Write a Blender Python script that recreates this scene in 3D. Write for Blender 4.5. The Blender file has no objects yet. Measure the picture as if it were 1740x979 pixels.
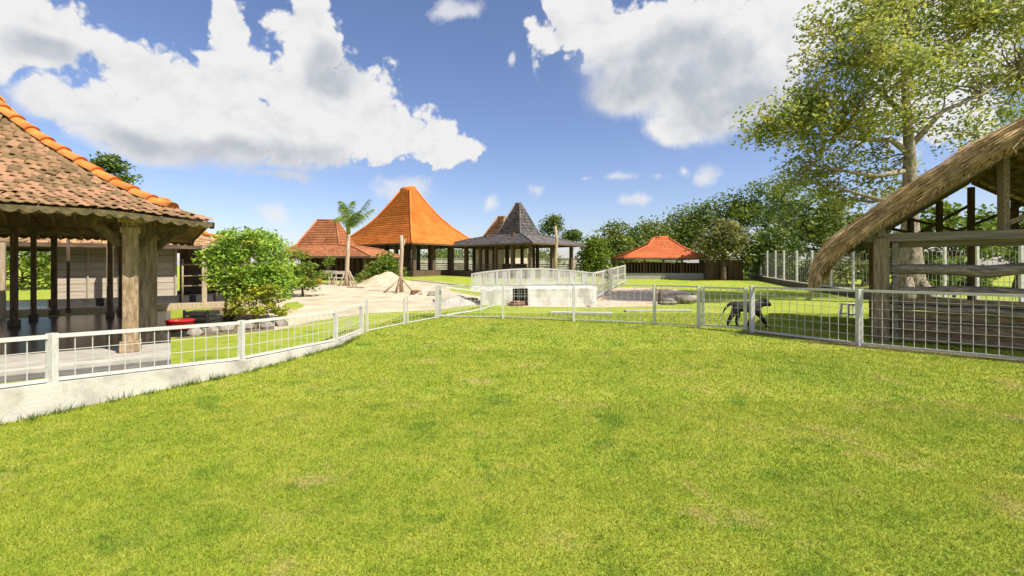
import bpy, bmesh, math, random
import numpy as np
from mathutils import Vector, Matrix
R = math.radians
random.seed(7)
rng = np.random.default_rng(11)
sc = bpy.context.scene
col = sc.collection

# ------------------------------------------------------------------ camera, sky, sun, exposure
EYE = 1.5; F = 1740 * 16 / 36.0; HZ = 450.0
cam_d = bpy.data.cameras.new('camera'); cam = bpy.data.objects.new('camera', cam_d); col.objects.link(cam)
cam_d.lens = 16; cam_d.sensor_width = 36; cam_d.clip_start = .05; cam_d.clip_end = 3000
cam_d.shift_y = -(489.5 - HZ) / 1740
cam.location = (0, 0, EYE); cam.rotation_euler = (R(90), 0, 0)
sc.camera = cam
SUN_EL, SUN_AZ = R(50), R(121)            # azimuth clockwise from +Y (the view direction)
sun_d = bpy.data.lights.new('sun', 'SUN'); sun = bpy.data.objects.new('sun', sun_d); col.objects.link(sun)
sun_d.energy = 3.3; sun_d.angle = R(.55); sun_d.color = (1, .94, .83)
sdir = Vector((math.sin(SUN_AZ) * math.cos(SUN_EL), math.cos(SUN_AZ) * math.cos(SUN_EL), math.sin(SUN_EL)))
sun.rotation_euler = sdir.to_track_quat('Z', 'Y').to_euler()
sun.location = (30, -10, 40)
sc.view_settings.view_transform = 'Standard'; sc.view_settings.look = 'None'
sc.view_settings.exposure = 1.15; sc.view_settings.gamma = 1; sc.view_settings.use_curve_mapping = False
sc.render.engine = 'CYCLES'; sc.cycles.use_denoising = True
sc.cycles.max_bounces = 7; sc.cycles.transparent_max_bounces = 8
sc.cycles.diffuse_bounces = 5; sc.cycles.glossy_bounces = 3; sc.cycles.transmission_bounces = 4

def build_world():
    w = bpy.data.worlds.new('World'); sc.world = w; w.use_nodes = True
    nt = w.node_tree; N = nt.nodes; L = nt.links; N.clear()
    def nd(t, **k):
        n = N.new(t)
        for a, b in k.items(): setattr(n, a, b)
        return n
    def val(v, sock):
        if isinstance(v, (int, float)): sock.default_value = v
        elif isinstance(v, (tuple, list)): sock.default_value = v
        else: L.new(v, sock)
    def m(op, *a, clamp=False):
        n = nd('ShaderNodeMath', operation=op); n.use_clamp = clamp
        for i, x in enumerate(a): val(x, n.inputs[i])
        return n.outputs[0]
    def vm(op, *a, out=0):
        n = nd('ShaderNodeVectorMath', operation=op)
        for i, x in enumerate(a): val(x, n.inputs[i])
        return n.outputs[out]
    def sstep(x, a, b):
        n = nd('ShaderNodeMapRange', interpolation_type='SMOOTHSTEP')
        val(x, n.inputs[0]); n.inputs[1].default_value = a; n.inputs[2].default_value = b
        n.inputs[3].default_value = 0; n.inputs[4].default_value = 1
        return n.outputs[0]
    def noise(vec, scale, detail=6, rough=.55, lac=2.1):
        n = nd('ShaderNodeTexNoise'); L.new(vec, n.inputs['Vector']); n.inputs['Scale'].default_value = scale
        n.inputs['Detail'].default_value = detail; n.inputs['Roughness'].default_value = rough; n.inputs['Lacunarity'].default_value = lac
        return n.outputs['Fac']
    tc = nd('ShaderNodeTexCoord'); d = vm('NORMALIZE', tc.outputs['Generated'])
    sep = nd('ShaderNodeSeparateXYZ'); L.new(d, sep.inputs[0])
    az = m('ARCTAN2', sep.outputs[0], sep.outputs[1]); el = m('ARCSINE', sep.outputs[2])
    cmb = nd('ShaderNodeCombineXYZ'); L.new(az, cmb.inputs[0]); L.new(el, cmb.inputs[1]); p0 = cmb.outputs[0]
    # billowy domain warp in sky angles
    n1 = nd('ShaderNodeTexNoise'); L.new(d, n1.inputs['Vector']); n1.inputs['Scale'].default_value = 6; n1.inputs['Detail'].default_value = 7
    warp = vm('MULTIPLY', vm('SUBTRACT', n1.outputs['Color'], (.5, .5, .5)), (.10, .08, 0))
    p = vm('ADD', p0, warp)
    def ang(px, py):
        x, z = (px - 870) / F, (HZ - py) / F
        return math.atan2(x, 1), math.atan2(z, math.hypot(x, 1))
    def field(blobs, k=.35):
        f = None
        for (px, py, rx, ry) in blobs:
            a0, e0 = ang(px, py); a1, _ = ang(px + rx, py); _, e1 = ang(px, py - ry)
            sx, sy = 1 / abs(a1 - a0), 1 / abs(e1 - e0)
            l = vm('LENGTH', vm('MULTIPLY_ADD', p, (sx, sy, 0), (-a0 * sx, -e0 * sy, 0)), out=1)
            f = l if f is None else m('SMOOTH_MIN', f, l, k)
        return f
    clouds = [(40, 55, 125, 85), (95, 180, 85, 44), (240, 128, 80, 62), (375, 42, 40, 58), (410, 130, 80, 52), (330, 170, 170, 90), (528, 62, 74, 92),
              (560, 170, 120, 95), (430, 225, 270, 66), (645, 215, 80, 60), (752, 242, 52, 52), (250, 235, 120, 40),
              (1000, 40, 95, 62), (1120, 60, 190, 95), (1290, 70, 180, 110), (1080, 150, 105, 55), (1230, 170, 170, 65), (1150, 225, 65, 28),
              (1600, 120, 200, 170), (1500, -60, 500, 90)]
    wisps = [(462, 372, 30, 26), (700, 322, 52, 22), (905, 318, 22, 20), (830, 340, 16, 14), (1052, 300, 24, 10), (1155, 288, 12, 14),
             (1200, 300, 24, 20), (1070, 340, 20, 14), (775, 14, 45, 18), (865, 98, 7, 11), (480, 298, 90, 14), (1000, 300, 12, 7), (1105, 298, 18, 8)]
    nz = noise(d, 9, 10, .6); nzf = noise(d, 26, 8, .62)
    def billow(v):
        o = None
        for sc_, am in ((7, .62), (15, .42), (33, .24), (70, .12)):
            t = m('MULTIPLY', m('ABSOLUTE', m('SUBTRACT', noise(v, sc_, 1.5, .5), .5)), 2 * am * 1.9)
            o = t if o is None else m('ADD', o, t)
        return o
    H0_ = billow(d)
    Fm = m('ADD', m('SUBTRACT', field(clouds), m('MULTIPLY', H0_, .95)), .42)
    Fm = m('ADD', Fm, m('MULTIPLY', m('SUBTRACT', nzf, .5), .3))
    Fw = m('ADD', field(wisps, .2), m('ADD', m('MULTIPLY', m('SUBTRACT', nz, .5), 2.6), m('MULTIPLY', m('SUBTRACT', nzf, .5), 1.9)))
    belly = [(400, 268, 300, 34), (470, 300, 120, 16), (1120, 120, 190, 85), (1020, 165, 100, 50), (1270, 190, 190, 55), (90, 95, 80, 30), (560, 120, 60, 50)]
    n2 = noise(d, 5, 6, .55)
    fb = m('ADD', field(belly, .4), m('MULTIPLY', m('SUBTRACT', n2, .5), 1.6))
    crisp = sstep(Fm, 1.07, .84)
    soft = sstep(m('ADD', field(clouds), m('ADD', m('MULTIPLY', m('SUBTRACT', nz, .5), .8), m('MULTIPLY', m('SUBTRACT', nzf, .5), .25))), 1.15, .62)
    low_ = sstep(field([(400, 305, 330, 40), (1130, 180, 260, 110), (95, 185, 100, 30), (470, 300, 120, 25)], .4), 1.35, .7)
    dm = m('ADD', m('MULTIPLY', crisp, m('SUBTRACT', 1, low_)), m('MULTIPLY', soft, low_))
    dw = m('MULTIPLY', sstep(Fw, 1.2, .0), .75)
    # beyond the view the same cumulus goes on, by noise
    gen = noise(d, 2.6, 8, .52)
    side = sstep(m('ABSOLUTE', az), .95, 1.2); up = sstep(el, .62, .8); low = sstep(el, .03, .15)
    outside = m('MULTIPLY', m('MAXIMUM', side, up), low)
    dg = m('MULTIPLY', sstep(gen, .49, .57), outside)
    den = m('MAXIMUM', m('MAXIMUM', dm, dw), dg)
    # grey bases of the thick clouds
    gb = m('MULTIPLY', sstep(fb, 1.3, .4), .85)
    gl = m('MULTIPLY', sstep(noise(d, 8, 5, .5), .46, .66), .13)
    # billows: how much thicker the cloud is here than a little further towards the sun
    ofs = vm('ADD', d, tuple(c * .035 for c in (sdir + Vector((0, 0, .5))).normalized()))
    bil = m('SUBTRACT', billow(ofs), H0_)
    edge = sstep(Fm, .35, .95)
    grey = m('ADD', m('MULTIPLY', m('MAXIMUM', gb, gl), m('SUBTRACT', 1.15, m('MULTIPLY', edge, .55))), m('MULTIPLY', bil, .55), clamp=True)
    cc = nd('ShaderNodeMix', data_type='RGBA'); L.new(grey, cc.inputs[0])
    cc.inputs[6].default_value = (5.9, 5.88, 5.86, 1); cc.inputs[7].default_value = (3.4, 3.65, 4.05, 1)
    sky = nd('ShaderNodeTexSky', sky_type='NISHITA'); sky.sun_disc = False; sky.sun_elevation = SUN_EL
    sky.sun_rotation = SUN_AZ; sky.air_density = 1.0; sky.dust_density = .6; sky.ozone_density = 2.2; sky.altitude = 10
    skc = nd('ShaderNodeMix', data_type='RGBA', blend_type='MULTIPLY'); skc.inputs[0].default_value = 1
    L.new(sky.outputs[0], skc.inputs[6]); skc.inputs[7].default_value = (.97, .925, 1.06, 1)
    mx = nd('ShaderNodeMix', data_type='RGBA'); L.new(den, mx.inputs[0]); L.new(skc.outputs[2], mx.inputs[6]); L.new(cc.outputs[2], mx.inputs[7])
    bg = nd('ShaderNodeBackground'); L.new(mx.outputs[2], bg.inputs[0]); bg.inputs[1].default_value = .067
    o = nd('ShaderNodeOutputWorld'); L.new(bg.outputs[0], o.inputs[0])
    w.cycles.sampling_method = 'MANUAL'; w.cycles.sample_map_resolution = 512
build_world()

# ------------------------------------------------------------------ helpers
def gz(y):
    return float(np.interp(y, [20, 34, 44], [0, .4, .6]))
def at(px, py, D):
    return Vector(((px - 870) / F * D, D, EYE + (HZ - py) / F * D))
def gp(px, py, z=0.0):
    D = (EYE - z) * F / (py - HZ); return Vector(((px - 870) / F * D, D, z))
def on(px, D, dz=0.0):
    return Vector(((px - 870) / F * D, D, gz(D) + dz))

MATS = {}
def mat(name, c1, c2=None, rough=.7, scale=6.0, stretch=(1, 1, 1), bump=0.0, bscale=None, spec=.3, island=0.0, detail=5, c3=None, lo=.35, hi=.65, metal=0.0, trans=0.0):
    if name in MATS: return MATS[name]
    M = bpy.data.materials.new(name); M.use_nodes = True; nt = M.node_tree; N = nt.nodes; L = nt.links
    b = N['Principled BSDF']; b.inputs['Roughness'].default_value = rough; b.inputs['Specular IOR Level'].default_value = spec; b.inputs['Metallic'].default_value = metal
    c2 = c2 or c1
    tc = N.new('ShaderNodeTexCoord'); mp = N.new('ShaderNodeMapping'); mp.inputs['Scale'].default_value = stretch
    L.new(tc.outputs['Object'], mp.inputs[0])
    nz = N.new('ShaderNodeTexNoise'); nz.inputs['Scale'].default_value = scale; nz.inputs['Detail'].default_value = detail; nz.inputs['Roughness'].default_value = .62
    L.new(mp.outputs[0], nz.inputs['Vector'])
    rp = N.new('ShaderNodeValToRGB'); L.new(nz.outputs['Fac'], rp.inputs[0])
    e = rp.color_ramp.elements; e[0].position = lo; e[1].position = hi; e[0].color = (*c1, 1); e[1].color = (*c2, 1)
    if c3:
        x = e.new((lo + hi) / 2); x.color = (*c3, 1)
    out = rp.outputs[0]
    if island:
        g = N.new('ShaderNodeNewGeometry'); oi = N.new('ShaderNodeObjectInfo')
        ad = N.new('ShaderNodeMath'); ad.operation = 'ADD'; L.new(g.outputs['Random Per Island'], ad.inputs[0]); L.new(oi.outputs['Random'], ad.inputs[1])
        fr = N.new('ShaderNodeMath'); fr.operation = 'FRACT'; L.new(ad.outputs[0], fr.inputs[0])
        mr = N.new('ShaderNodeMapRange'); L.new(fr.outputs[0], mr.inputs[0]); mr.inputs[3].default_value = 1 - island; mr.inputs[4].default_value = 1 + island
        hs = N.new('ShaderNodeHueSaturation'); L.new(mr.outputs[0], hs.inputs['Value']); L.new(out, hs.inputs['Color'])
        mh = N.new('ShaderNodeMapRange'); L.new(fr.outputs[0], mh.inputs[0]); mh.inputs[3].default_value = .5 + island * .035; mh.inputs[4].default_value = .5 - island * .035
        L.new(mh.outputs[0], hs.inputs['Hue'])
        out = hs.outputs[0]
    L.new(out, b.inputs['Base Color'])
    if bump:
        bp = N.new('ShaderNodeBump'); bp.inputs['Strength'].default_value = bump; bp.inputs['Distance'].default_value = .02
        n2 = N.new('ShaderNodeTexNoise'); n2.inputs['Scale'].default_value = bscale or scale * 4; n2.inputs['Detail'].default_value = 6
        L.new(mp.outputs[0], n2.inputs['Vector']); L.new(n2.outputs['Fac'], bp.inputs['Height']); L.new(bp.outputs[0], b.inputs['Normal'])
    if trans:
        t = N.new('ShaderNodeBsdfTranslucent'); L.new(out, t.inputs[0]); mx = N.new('ShaderNodeMixShader'); mx.inputs[0].default_value = trans
        L.new(b.outputs[0], mx.inputs[1]); L.new(t.outputs[0], mx.inputs[2]); L.new(mx.outputs[0], N['Material Output'].inputs[0])
    MATS[name] = M; return M

def leafmat(name, c1, c2, c3, trans=.35, scale=1.2):
    return mat(name, c1, c2, rough=.55, scale=scale, spec=.35, island=.45, c3=c3, trans=trans, lo=.3, hi=.7)

M_paint = mat('white_paint', (.33, .30, .24), (.60, .59, .55), rough=.5, scale=5, bump=.15, c3=(.55, .54, .50), lo=.26, hi=.7)
M_rend = mat('white_render', (0.328, 0.305, 0.254), (0.542, 0.52, 0.452), rough=.85, scale=2.2, bump=.3, bscale=40, c3=(0.486, 0.463, 0.401))
M_pale = mat('pale_stone', (0.334, 0.312, 0.266), (0.471, 0.441, 0.38), rough=.75, scale=3, bump=.3, bscale=30)
M_floor = mat('dark_floor', (.05, .048, .045), (.095, .09, .085), rough=.24, scale=1.5, spec=.5)
M_wood = mat('weathered_wood', (0.116, 0.085, 0.051), (0.31, 0.24, 0.155), rough=.8, scale=4, stretch=(6, 6, .7), bump=.6, bscale=14)
M_woodh = mat('weathered_rail', (0.105, 0.087, 0.068), (0.33, 0.285, 0.225), rough=.85, scale=5, stretch=(1, 1, 5), bump=.6, bscale=16)
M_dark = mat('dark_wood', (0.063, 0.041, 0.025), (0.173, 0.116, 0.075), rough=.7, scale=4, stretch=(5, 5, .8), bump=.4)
M_soff = mat('soffit_wood', (0.219, 0.14, 0.077), (0.41, 0.282, 0.159), rough=.8, scale=4, bump=.3)
M_lite = mat('bleached_post', (0.324, 0.243, 0.153), (0.468, 0.378, 0.261), rough=.85, scale=5, stretch=(5, 5, .8), bump=.4)
M_plank = mat('grey_plank', (0.347, 0.286, 0.219), (0.613, 0.521, 0.413), rough=.85, scale=4, stretch=(1, 1, 6), bump=.3, island=.12)
M_valn = mat('mossy_board', (0.063, 0.05, 0.022), (0.16, 0.122, 0.055), rough=.85, scale=9, bump=.4)
M_tile = mat('old_clay_tile', (.13, .085, .05), (.52, .33, .16), rough=.9, scale=2.6, c3=(.33, .195, .10), island=.42, bump=.4, bscale=60, lo=.3, hi=.72)
M_ridge = mat('orange_ridge_tile', (.52, .17, .035), (.72, .27, .06), rough=.65, scale=5, island=.12, bump=.2)
M_otile = mat('orange_clay_tile', (.50, .135, .018), (.66, .20, .03), rough=.8, scale=1.1, island=.13, bump=.2)
M_rtile = mat('red_clay_tile', (0.324, 0.114, 0.05), (0.468, 0.19, 0.081), rough=.8, scale=1.2, island=.2, bump=.2)
M_r2tile = mat('vermilion_clay_tile', (.50, .12, .04), (.60, .17, .055), rough=.8, scale=1.2, island=.14, bump=.2)
M_shing = mat('grey_shingle', (0.074, 0.068, 0.065), (0.176, 0.159, 0.146), rough=.85, scale=2, stretch=(3, 3, .5), island=.3, bump=.4)
M_thatch = mat('thatch_straw', (0.351, 0.237, 0.122), (0.756, 0.556, 0.324), rough=.9, scale=5, island=.4, trans=.12)
M_thbase = mat('thatch_body', (0.214, 0.146, 0.078), (0.536, 0.374, 0.199), rough=.95, scale=9, stretch=(1, 1, 1), bump=.9, bscale=40)
M_bark = mat('pale_bark', (.13, .105, .07), (.38, .32, .24), rough=.95, scale=5, stretch=(2, 2, 1.2), bump=1, bscale=9, c3=(.26, .215, .155))
M_bark2 = mat('brown_bark', (.06, .045, .03), (.16, .12, .08), rough=.9, scale=5, stretch=(3, 3, 1), bump=.6)
M_sand = mat('sand', (0.458, 0.338, 0.22), (0.604, 0.476, 0.338), rough=.95, scale=3, bump=.6, bscale=20)
M_rock = mat('rock', (.13, .11, .09), (.34, .30, .25), rough=.9, scale=5, bump=.8, bscale=14)
M_soil = mat('soil', (.13, .085, .05), (.24, .17, .10), rough=.95, scale=6, bump=.6)
M_iron = mat('grey_iron', (.25, .25, .24), (.38, .38, .36), rough=.5, scale=4, metal=.4)
M_red = mat('red_plastic', (.55, .02, .02), (.62, .03, .03), rough=.35, scale=3)
M_blk = mat('black_plastic', (.02, .025, .02), (.035, .04, .035), rough=.4, scale=3)
M_plas = mat('white_plastic', (.75, .75, .73), (.8, .8, .78), rough=.4, scale=3)
M_dog = mat('black_fur', (0.005, 0.004, 0.004), (0.021, 0.017, 0.014), rough=.7, scale=12, bump=.5, bscale=60)

def link(o, parent=None):
    col.objects.link(o)
    if parent is not None:
        o.parent = parent
        pl = Vector(parent.get('_w', parent.location))
        o.matrix_parent_inverse = Matrix.Translation(-Vector(pl))
    return o
def thing(name, label, cat, loc, group=None):
    o = bpy.data.objects.new(name, None); o.location = loc; o.empty_display_size = .2; col.objects.link(o)
    tag(o, label, cat, group); return o
def tag(o, label=None, cat=None, group=None, kind=None):
    if label: o['label'] = label
    if cat: o['category'] = cat
    if group: o['group'] = group
    if kind: o['kind'] = kind
    return o

class MB:
    def __init__(s): s.v = []; s.f = []
    def add(s, vs, fs):
        b = len(s.v); s.v += [tuple(x) for x in vs]; s.f += [tuple(i + b for i in f) for f in fs]; return s
    def box(s, c, size, ax=None):
        c = Vector(c); ax = ax or (Vector((1, 0, 0)), Vector((0, 1, 0)), Vector((0, 0, 1)))
        h = [Vector(ax[i]) * size[i] / 2 for i in range(3)]
        vs = [c + h[0] * a + h[1] * b + h[2] * d for d in (-1, 1) for (a, b) in ((-1, -1), (1, -1), (1, 1), (-1, 1))]
        return s.add(vs, [(3, 2, 1, 0), (4, 5, 6, 7), (0, 1, 5, 4), (1, 2, 6, 5), (2, 3, 7, 6), (3, 0, 4, 7)])
    def bar(s, a, b, w, h=None, up=(0, 0, 1)):
        a, b = Vector(a), Vector(b); h = h or w; d = b - a; l = d.length; d.normalize(); up = Vector(up)
        if abs(d.dot(up)) > .98: up = Vector((1, 0, 0))
        x = d.cross(up).normalized(); z = x.cross(d)
        return s.box((a + b) / 2, (w, l, h), (x, d, z))
    def tube(s, pts, rad, n=7, cap=True):
        pts = [Vector(p) for p in pts]; k = len(pts); vs = []; prev = None
        for i, p in enumerate(pts):
            d = (pts[min(i + 1, k - 1)] - pts[max(i - 1, 0)]).normalized()
            if prev is None:
                a = d.cross(Vector((0, 0, 1)) if abs(d.z) < .9 else Vector((1, 0, 0))).normalized()
            else: a = (prev - d * prev.dot(d)).normalized()
            prev = a; b = d.cross(a); r = rad[i] if hasattr(rad, '__len__') else rad
            vs += [p + (a * math.cos(2 * math.pi * j / n) + b * math.sin(2 * math.pi * j / n)) * r for j in range(n)]
        fs = [(i * n + j, i * n + (j + 1) % n, (i + 1) * n + (j + 1) % n, (i + 1) * n + j) for i in range(k - 1) for j in range(n)]
        if cap: fs += [tuple(reversed(range(n))), tuple(range((k - 1) * n, k * n))]
        return s.add(vs, fs)
    def prism(s, poly, z0, z1):
        n = len(poly); vs = [(p[0], p[1], z0) for p in poly] + [(p[0], p[1], z1) for p in poly]
        return s.add(vs, [tuple(reversed(range(n))), tuple(range(n, 2 * n))] + [(i, (i + 1) % n, n + (i + 1) % n, n + i) for i in range(n)])
    def mesh(s, name):
        me = bpy.data.meshes.new(name); me.from_pydata(s.v, [], s.f); me.update(); return me
    def build(s, name, m, parent=None, smooth=False, bevel=0):
        me = s.mesh(name); me.materials.append(m)
        if smooth: me.polygons.foreach_set('use_smooth', [True] * len(me.polygons))
        o = bpy.data.objects.new(name, me)
        if bevel:
            bv = o.modifiers.new('bevel', 'BEVEL'); bv.width = bevel; bv.segments = 2; bv.limit_method = 'ANGLE'
        return link(o, parent)

def np_mesh(name, V, FQ, m, parent=None, smooth=False):
    V = np.ascontiguousarray(V, dtype=np.float32); FQ = np.ascontiguousarray(FQ, dtype=np.int32)
    me = bpy.data.meshes.new(name); k = FQ.shape[1]
    me.vertices.add(len(V)); me.vertices.foreach_set('co', V.ravel())
    me.loops.add(FQ.size); me.loops.foreach_set('vertex_index', FQ.ravel())
    me.polygons.add(len(FQ)); me.polygons.foreach_set('loop_start', np.arange(len(FQ), dtype=np.int32) * k)
    if smooth: me.polygons.foreach_set('use_smooth', np.ones(len(FQ), dtype=bool))
    me.update(calc_edges=True); me.materials.append(m)
    return link(bpy.data.objects.new(name, me), parent)

UNIT = {}
def unit_bar(m, kind='wire'):
    if (m.name, kind) not in UNIT:
        me = MB().box((0, 0, 0), (1, 1, 1)).mesh(kind); me.materials.append(m); UNIT[m.name, kind] = me
    return UNIT[m.name, kind]
def bar_obj(name, a, b, w, h, m, parent, roll_up=(0, 0, 1)):
    a, b = Vector(a), Vector(b); d = b - a; l = d.length; d.normalize(); up = Vector(roll_up)
    if abs(d.dot(up)) > .98: up = Vector((1, 0, 0))
    x = d.cross(up).normalized(); z = x.cross(d)
    o = bpy.data.objects.new(name, unit_bar(m, name)); link(o, parent)
    Mx = Matrix(((x.x * w, d.x * l, z.x * h, 0), (x.y * w, d.y * l, z.y * h, 0), (x.z * w, d.z * l, z.z * h, 0), (0, 0, 0, 1)))
    Mx.translation = (a + b) / 2
    o.matrix_basis = Mx
    return o

def sheet(name, poly, m, dz, kind='structure'):
    bm = bmesh.new(); vs = [bm.verts.new((p[0], p[1], 0)) for p in poly]; bm.faces.new(vs)
    for y in (20, 34, 44):
        g = bm.verts[:] + bm.edges[:] + bm.faces[:]
        bmesh.ops.bisect_plane(bm, geom=g, plane_co=(0, y, 0), plane_no=(0, 1, 0))
    bmesh.ops.triangulate(bm, faces=bm.faces[:])
    for v in bm.verts: v.co.z = gz(v.co.y) + dz
    bm.normal_update()
    for f in bm.faces:
        if f.normal.z < 0: f.normal_flip()
    me = bpy.data.meshes.new(name); bm.to_mesh(me); bm.free(); me.materials.append(m)
    return tag(link(bpy.data.objects.new(name, me)), kind=kind)

# ------------------------------------------------------------------ ground
def lawn_material(name, blade=False):
    M = bpy.data.materials.new(name); M.use_nodes = True; nt = M.node_tree; N = nt.nodes; L = nt.links
    b = N['Principled BSDF']; b.inputs['Roughness'].default_value = .6 if blade else .9; b.inputs['Specular IOR Level'].default_value = .25
    tc = N.new('ShaderNodeTexCoord')
    def noise(s, d=4, r=.55):
        n = N.new('ShaderNodeTexNoise'); n.inputs['Scale'].default_value = s; n.inputs['Detail'].default_value = d; n.inputs['Roughness'].default_value = r
        L.new(tc.outputs['Object'], n.inputs['Vector']); return n.outputs['Fac']
    def ramp(f, *st):
        r = N.new('ShaderNodeValToRGB'); L.new(f, r.inputs[0]); e = r.color_ramp.elements
        e[0].position, e[0].color = st[0][0], (*st[0][1], 1); e[1].position, e[1].color = st[-1][0], (*st[-1][1], 1)
        for q in st[1:-1]:
            x = e.new(q[0]); x.color = (*q[1], 1)
        return r.outputs[0]
    def mix(f, a, c, bt='MIX'):
        x = N.new('ShaderNodeMix'); x.data_type = 'RGBA'; x.blend_type = bt
        if isinstance(f, float): x.inputs[0].default_value = f
        else: L.new(f, x.inputs[0])
        L.new(a, x.inputs[6]); L.new(c, x.inputs[7]); return x.outputs[2]
    big = ramp(noise(.55, 5, .6), (.3, (.19, .29, .02)), (.5, (.325, .39, .032)), (.7, (.44, .44, .06)))
    mid = ramp(noise(3.2, 5, .65), (.30, (.13, .22, .014)), (.45, (.285, .36, .03)), (.6, (.38, .41, .05)), (.74, (.54, .46, .13)))
    c = mix(.5, big, mid)
    spot = ramp(noise(11, 4, .6), (.30, (.55, .66, .55)), (.44, (.96, .97, .96)), (.7, (1.08, 1.04, 1.2)))
    c = mix(.8, c, mix(1., c, spot, 'MULTIPLY'))
    clump = ramp(noise(1.7, 3, .5), (.31, (.6, .74, .65)), (.40, (1., 1., 1.)), (1., (1., 1., 1.)))
    c = mix(1., c, clump, 'MULTIPLY')
    dry = ramp(noise(1.15, 8, .72), (.56, (0., 0., 0.)), (.68, (.75, .75, .75)), (1., (.75, .75, .75)))
    tan = N.new('ShaderNodeRGB'); tan.outputs[0].default_value = (.50, .40, .15, 1)
    c = mix(dry, c, tan.outputs[0])
    if blade:
        g = N.new('ShaderNodeNewGeometry')
        fine = ramp(g.outputs['Random Per Island'], (0., (.46, .55, .42)), (.5, (.96, .96, .95)), (.9, (1.35, 1.2, 1.3)), (1., (1.9, 1.5, 2.6)))
        c = mix(1., c, fine, 'MULTIPLY')
        t = N.new('ShaderNodeBsdfTranslucent'); L.new(c, t.inputs[0]); mx = N.new('ShaderNodeMixShader'); mx.inputs[0].default_value = .3
        L.new(b.outputs[0], mx.inputs[1]); L.new(t.outputs[0], mx.inputs[2]); L.new(mx.outputs[0], N['Material Output'].inputs[0])
    else:
        fine = ramp(noise(38, 5, .7), (.3, (.62, .70, .6)), (.5, (1., 1., 1.)), (.72, (1.25, 1.15, 1.3)))
        c = mix(1., c, fine, 'MULTIPLY')
        bp = N.new('ShaderNodeBump'); bp.inputs['Strength'].default_value = .8; bp.inputs['Distance'].default_value = .03
        L.new(noise(60, 4, .7), bp.inputs['Height']); L.new(bp.outputs[0], b.inputs['Normal'])
    L.new(c, b.inputs['Base Color'])
    return M
M_lawn = lawn_material('lawn_turf'); M_blade = lawn_material('grass_blade', True)
tag(sheet('ground', [(-900, -60), (900, -60), (900, 1500), (-900, 1500)], M_lawn, 0))
M_court = mat('court_paving', (0.394, 0.319, 0.212), (0.59, 0.492, 0.34), rough=.9, scale=.9, c3=(0.511, 0.426, 0.292), bump=.3, bscale=25)
def polypx(pts, z=0): return [tuple(gp(x, y, z))[:2] for x, y in pts]
court = polypx([(468, 562), (540, 546), (614, 533), (690, 530), (745, 527), (800, 519), (826, 512), (818, 505)]) + [(-1.6, 21), (-3.2, 24), (-4.5, 31), (-9, 33.5), (-12.5, 31), (-13.5, 26.5), (-11, 20), (-7.2, 13.5)]
sheet('court', court, M_court, .006)
tag(sheet('sandy_ground', polypx([(868, 521), (1000, 523), (1100, 521), (1185, 512), (1190, 503), (1150, 496), (1060, 494), (1005, 498), (940, 500), (880, 506)]), M_sand, .006))
sheet('grass_island', polypx([(480, 523), (500, 527), (518, 521), (505, 513), (485, 515)]), M_lawn, .011)
sheet('fence_foot_strip', [(4.6, 9.9), (5.3, 9.75), (6.35, 8.2), (7.9, 6.75), (9.0, 5.7), (9.4, 6.1), (8.2, 7.2), (6.6, 8.75), (5.5, 10.3)], M_soil, .005)  # brown strip laid along the foot of the fence
sheet('garden_bed', polypx([(300, 575), (480, 560), (470, 530), (372, 520), (300, 552)]), M_soil, .005)

def blades(n, xs, ys, hmin, hmax, w):
    """n single-triangle blades at xs, ys"""
    a = rng.uniform(0, 2 * np.pi, n); h = rng.uniform(hmin, hmax, n); lean = rng.uniform(.1, 1.1, n) * h; la = rng.uniform(0, 2 * np.pi, n)
    z0 = np.interp(ys, [20, 34, 44], [0, .4, .6])
    dx, dy = np.cos(a) * w / 2, np.sin(a) * w / 2
    V = np.empty((n, 3, 3)); V[:, 0] = np.stack([xs - dx, ys - dy, z0], 1); V[:, 1] = np.stack([xs + dx, ys + dy, z0], 1)
    V[:, 2] = np.stack([xs + np.cos(la) * lean, ys + np.sin(la) * lean, z0 + h], 1)
    return V.reshape(-1, 3), np.arange(3 * n).reshape(n, 3)
FL = np.array([(-5.55, 2.9), (-4.69, 4.64), (-3.79, 6.37), (-3.26, 8.4), (-3.33, 10.08)])
def lawn_mask(x, y):
    xl = np.interp(y, FL[:, 1], FL[:, 0]) + .02
    return (x > xl) | (y > 10.2)
Vs, Fs, off = [], [], 0
for (d0, d1, dens, h0, h1, w) in ((1.9, 3.2, 15000, .008, .024, .004), (3.2, 5, 8500, .009, .026, .0055), (5, 8, 3000, .010, .03, .009), (8, 14, 900, .012, .034, .016)):
    area = 1.2 * (d1 ** 2 - d0 ** 2); n = int(area * dens)
    y = np.sqrt(rng.uniform(d0 ** 2, d1 ** 2, n)); x = rng.uniform(-1.2, 1.2, n) * y
    k = lawn_mask(x, y) & ((y < 10.2) | (x > -3.3)); x, y = x[k], y[k]
    V, Q = blades(len(x), x, y, h0, h1, w); Vs.append(V); Fs.append(Q + off); off += len(V)
np_mesh('grass', np.concatenate(Vs), np.concatenate(Fs), M_blade)
tag(bpy.data.objects['grass'], 'short mown yellow green grass covering the open lawn', 'grass', kind='stuff')

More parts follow.
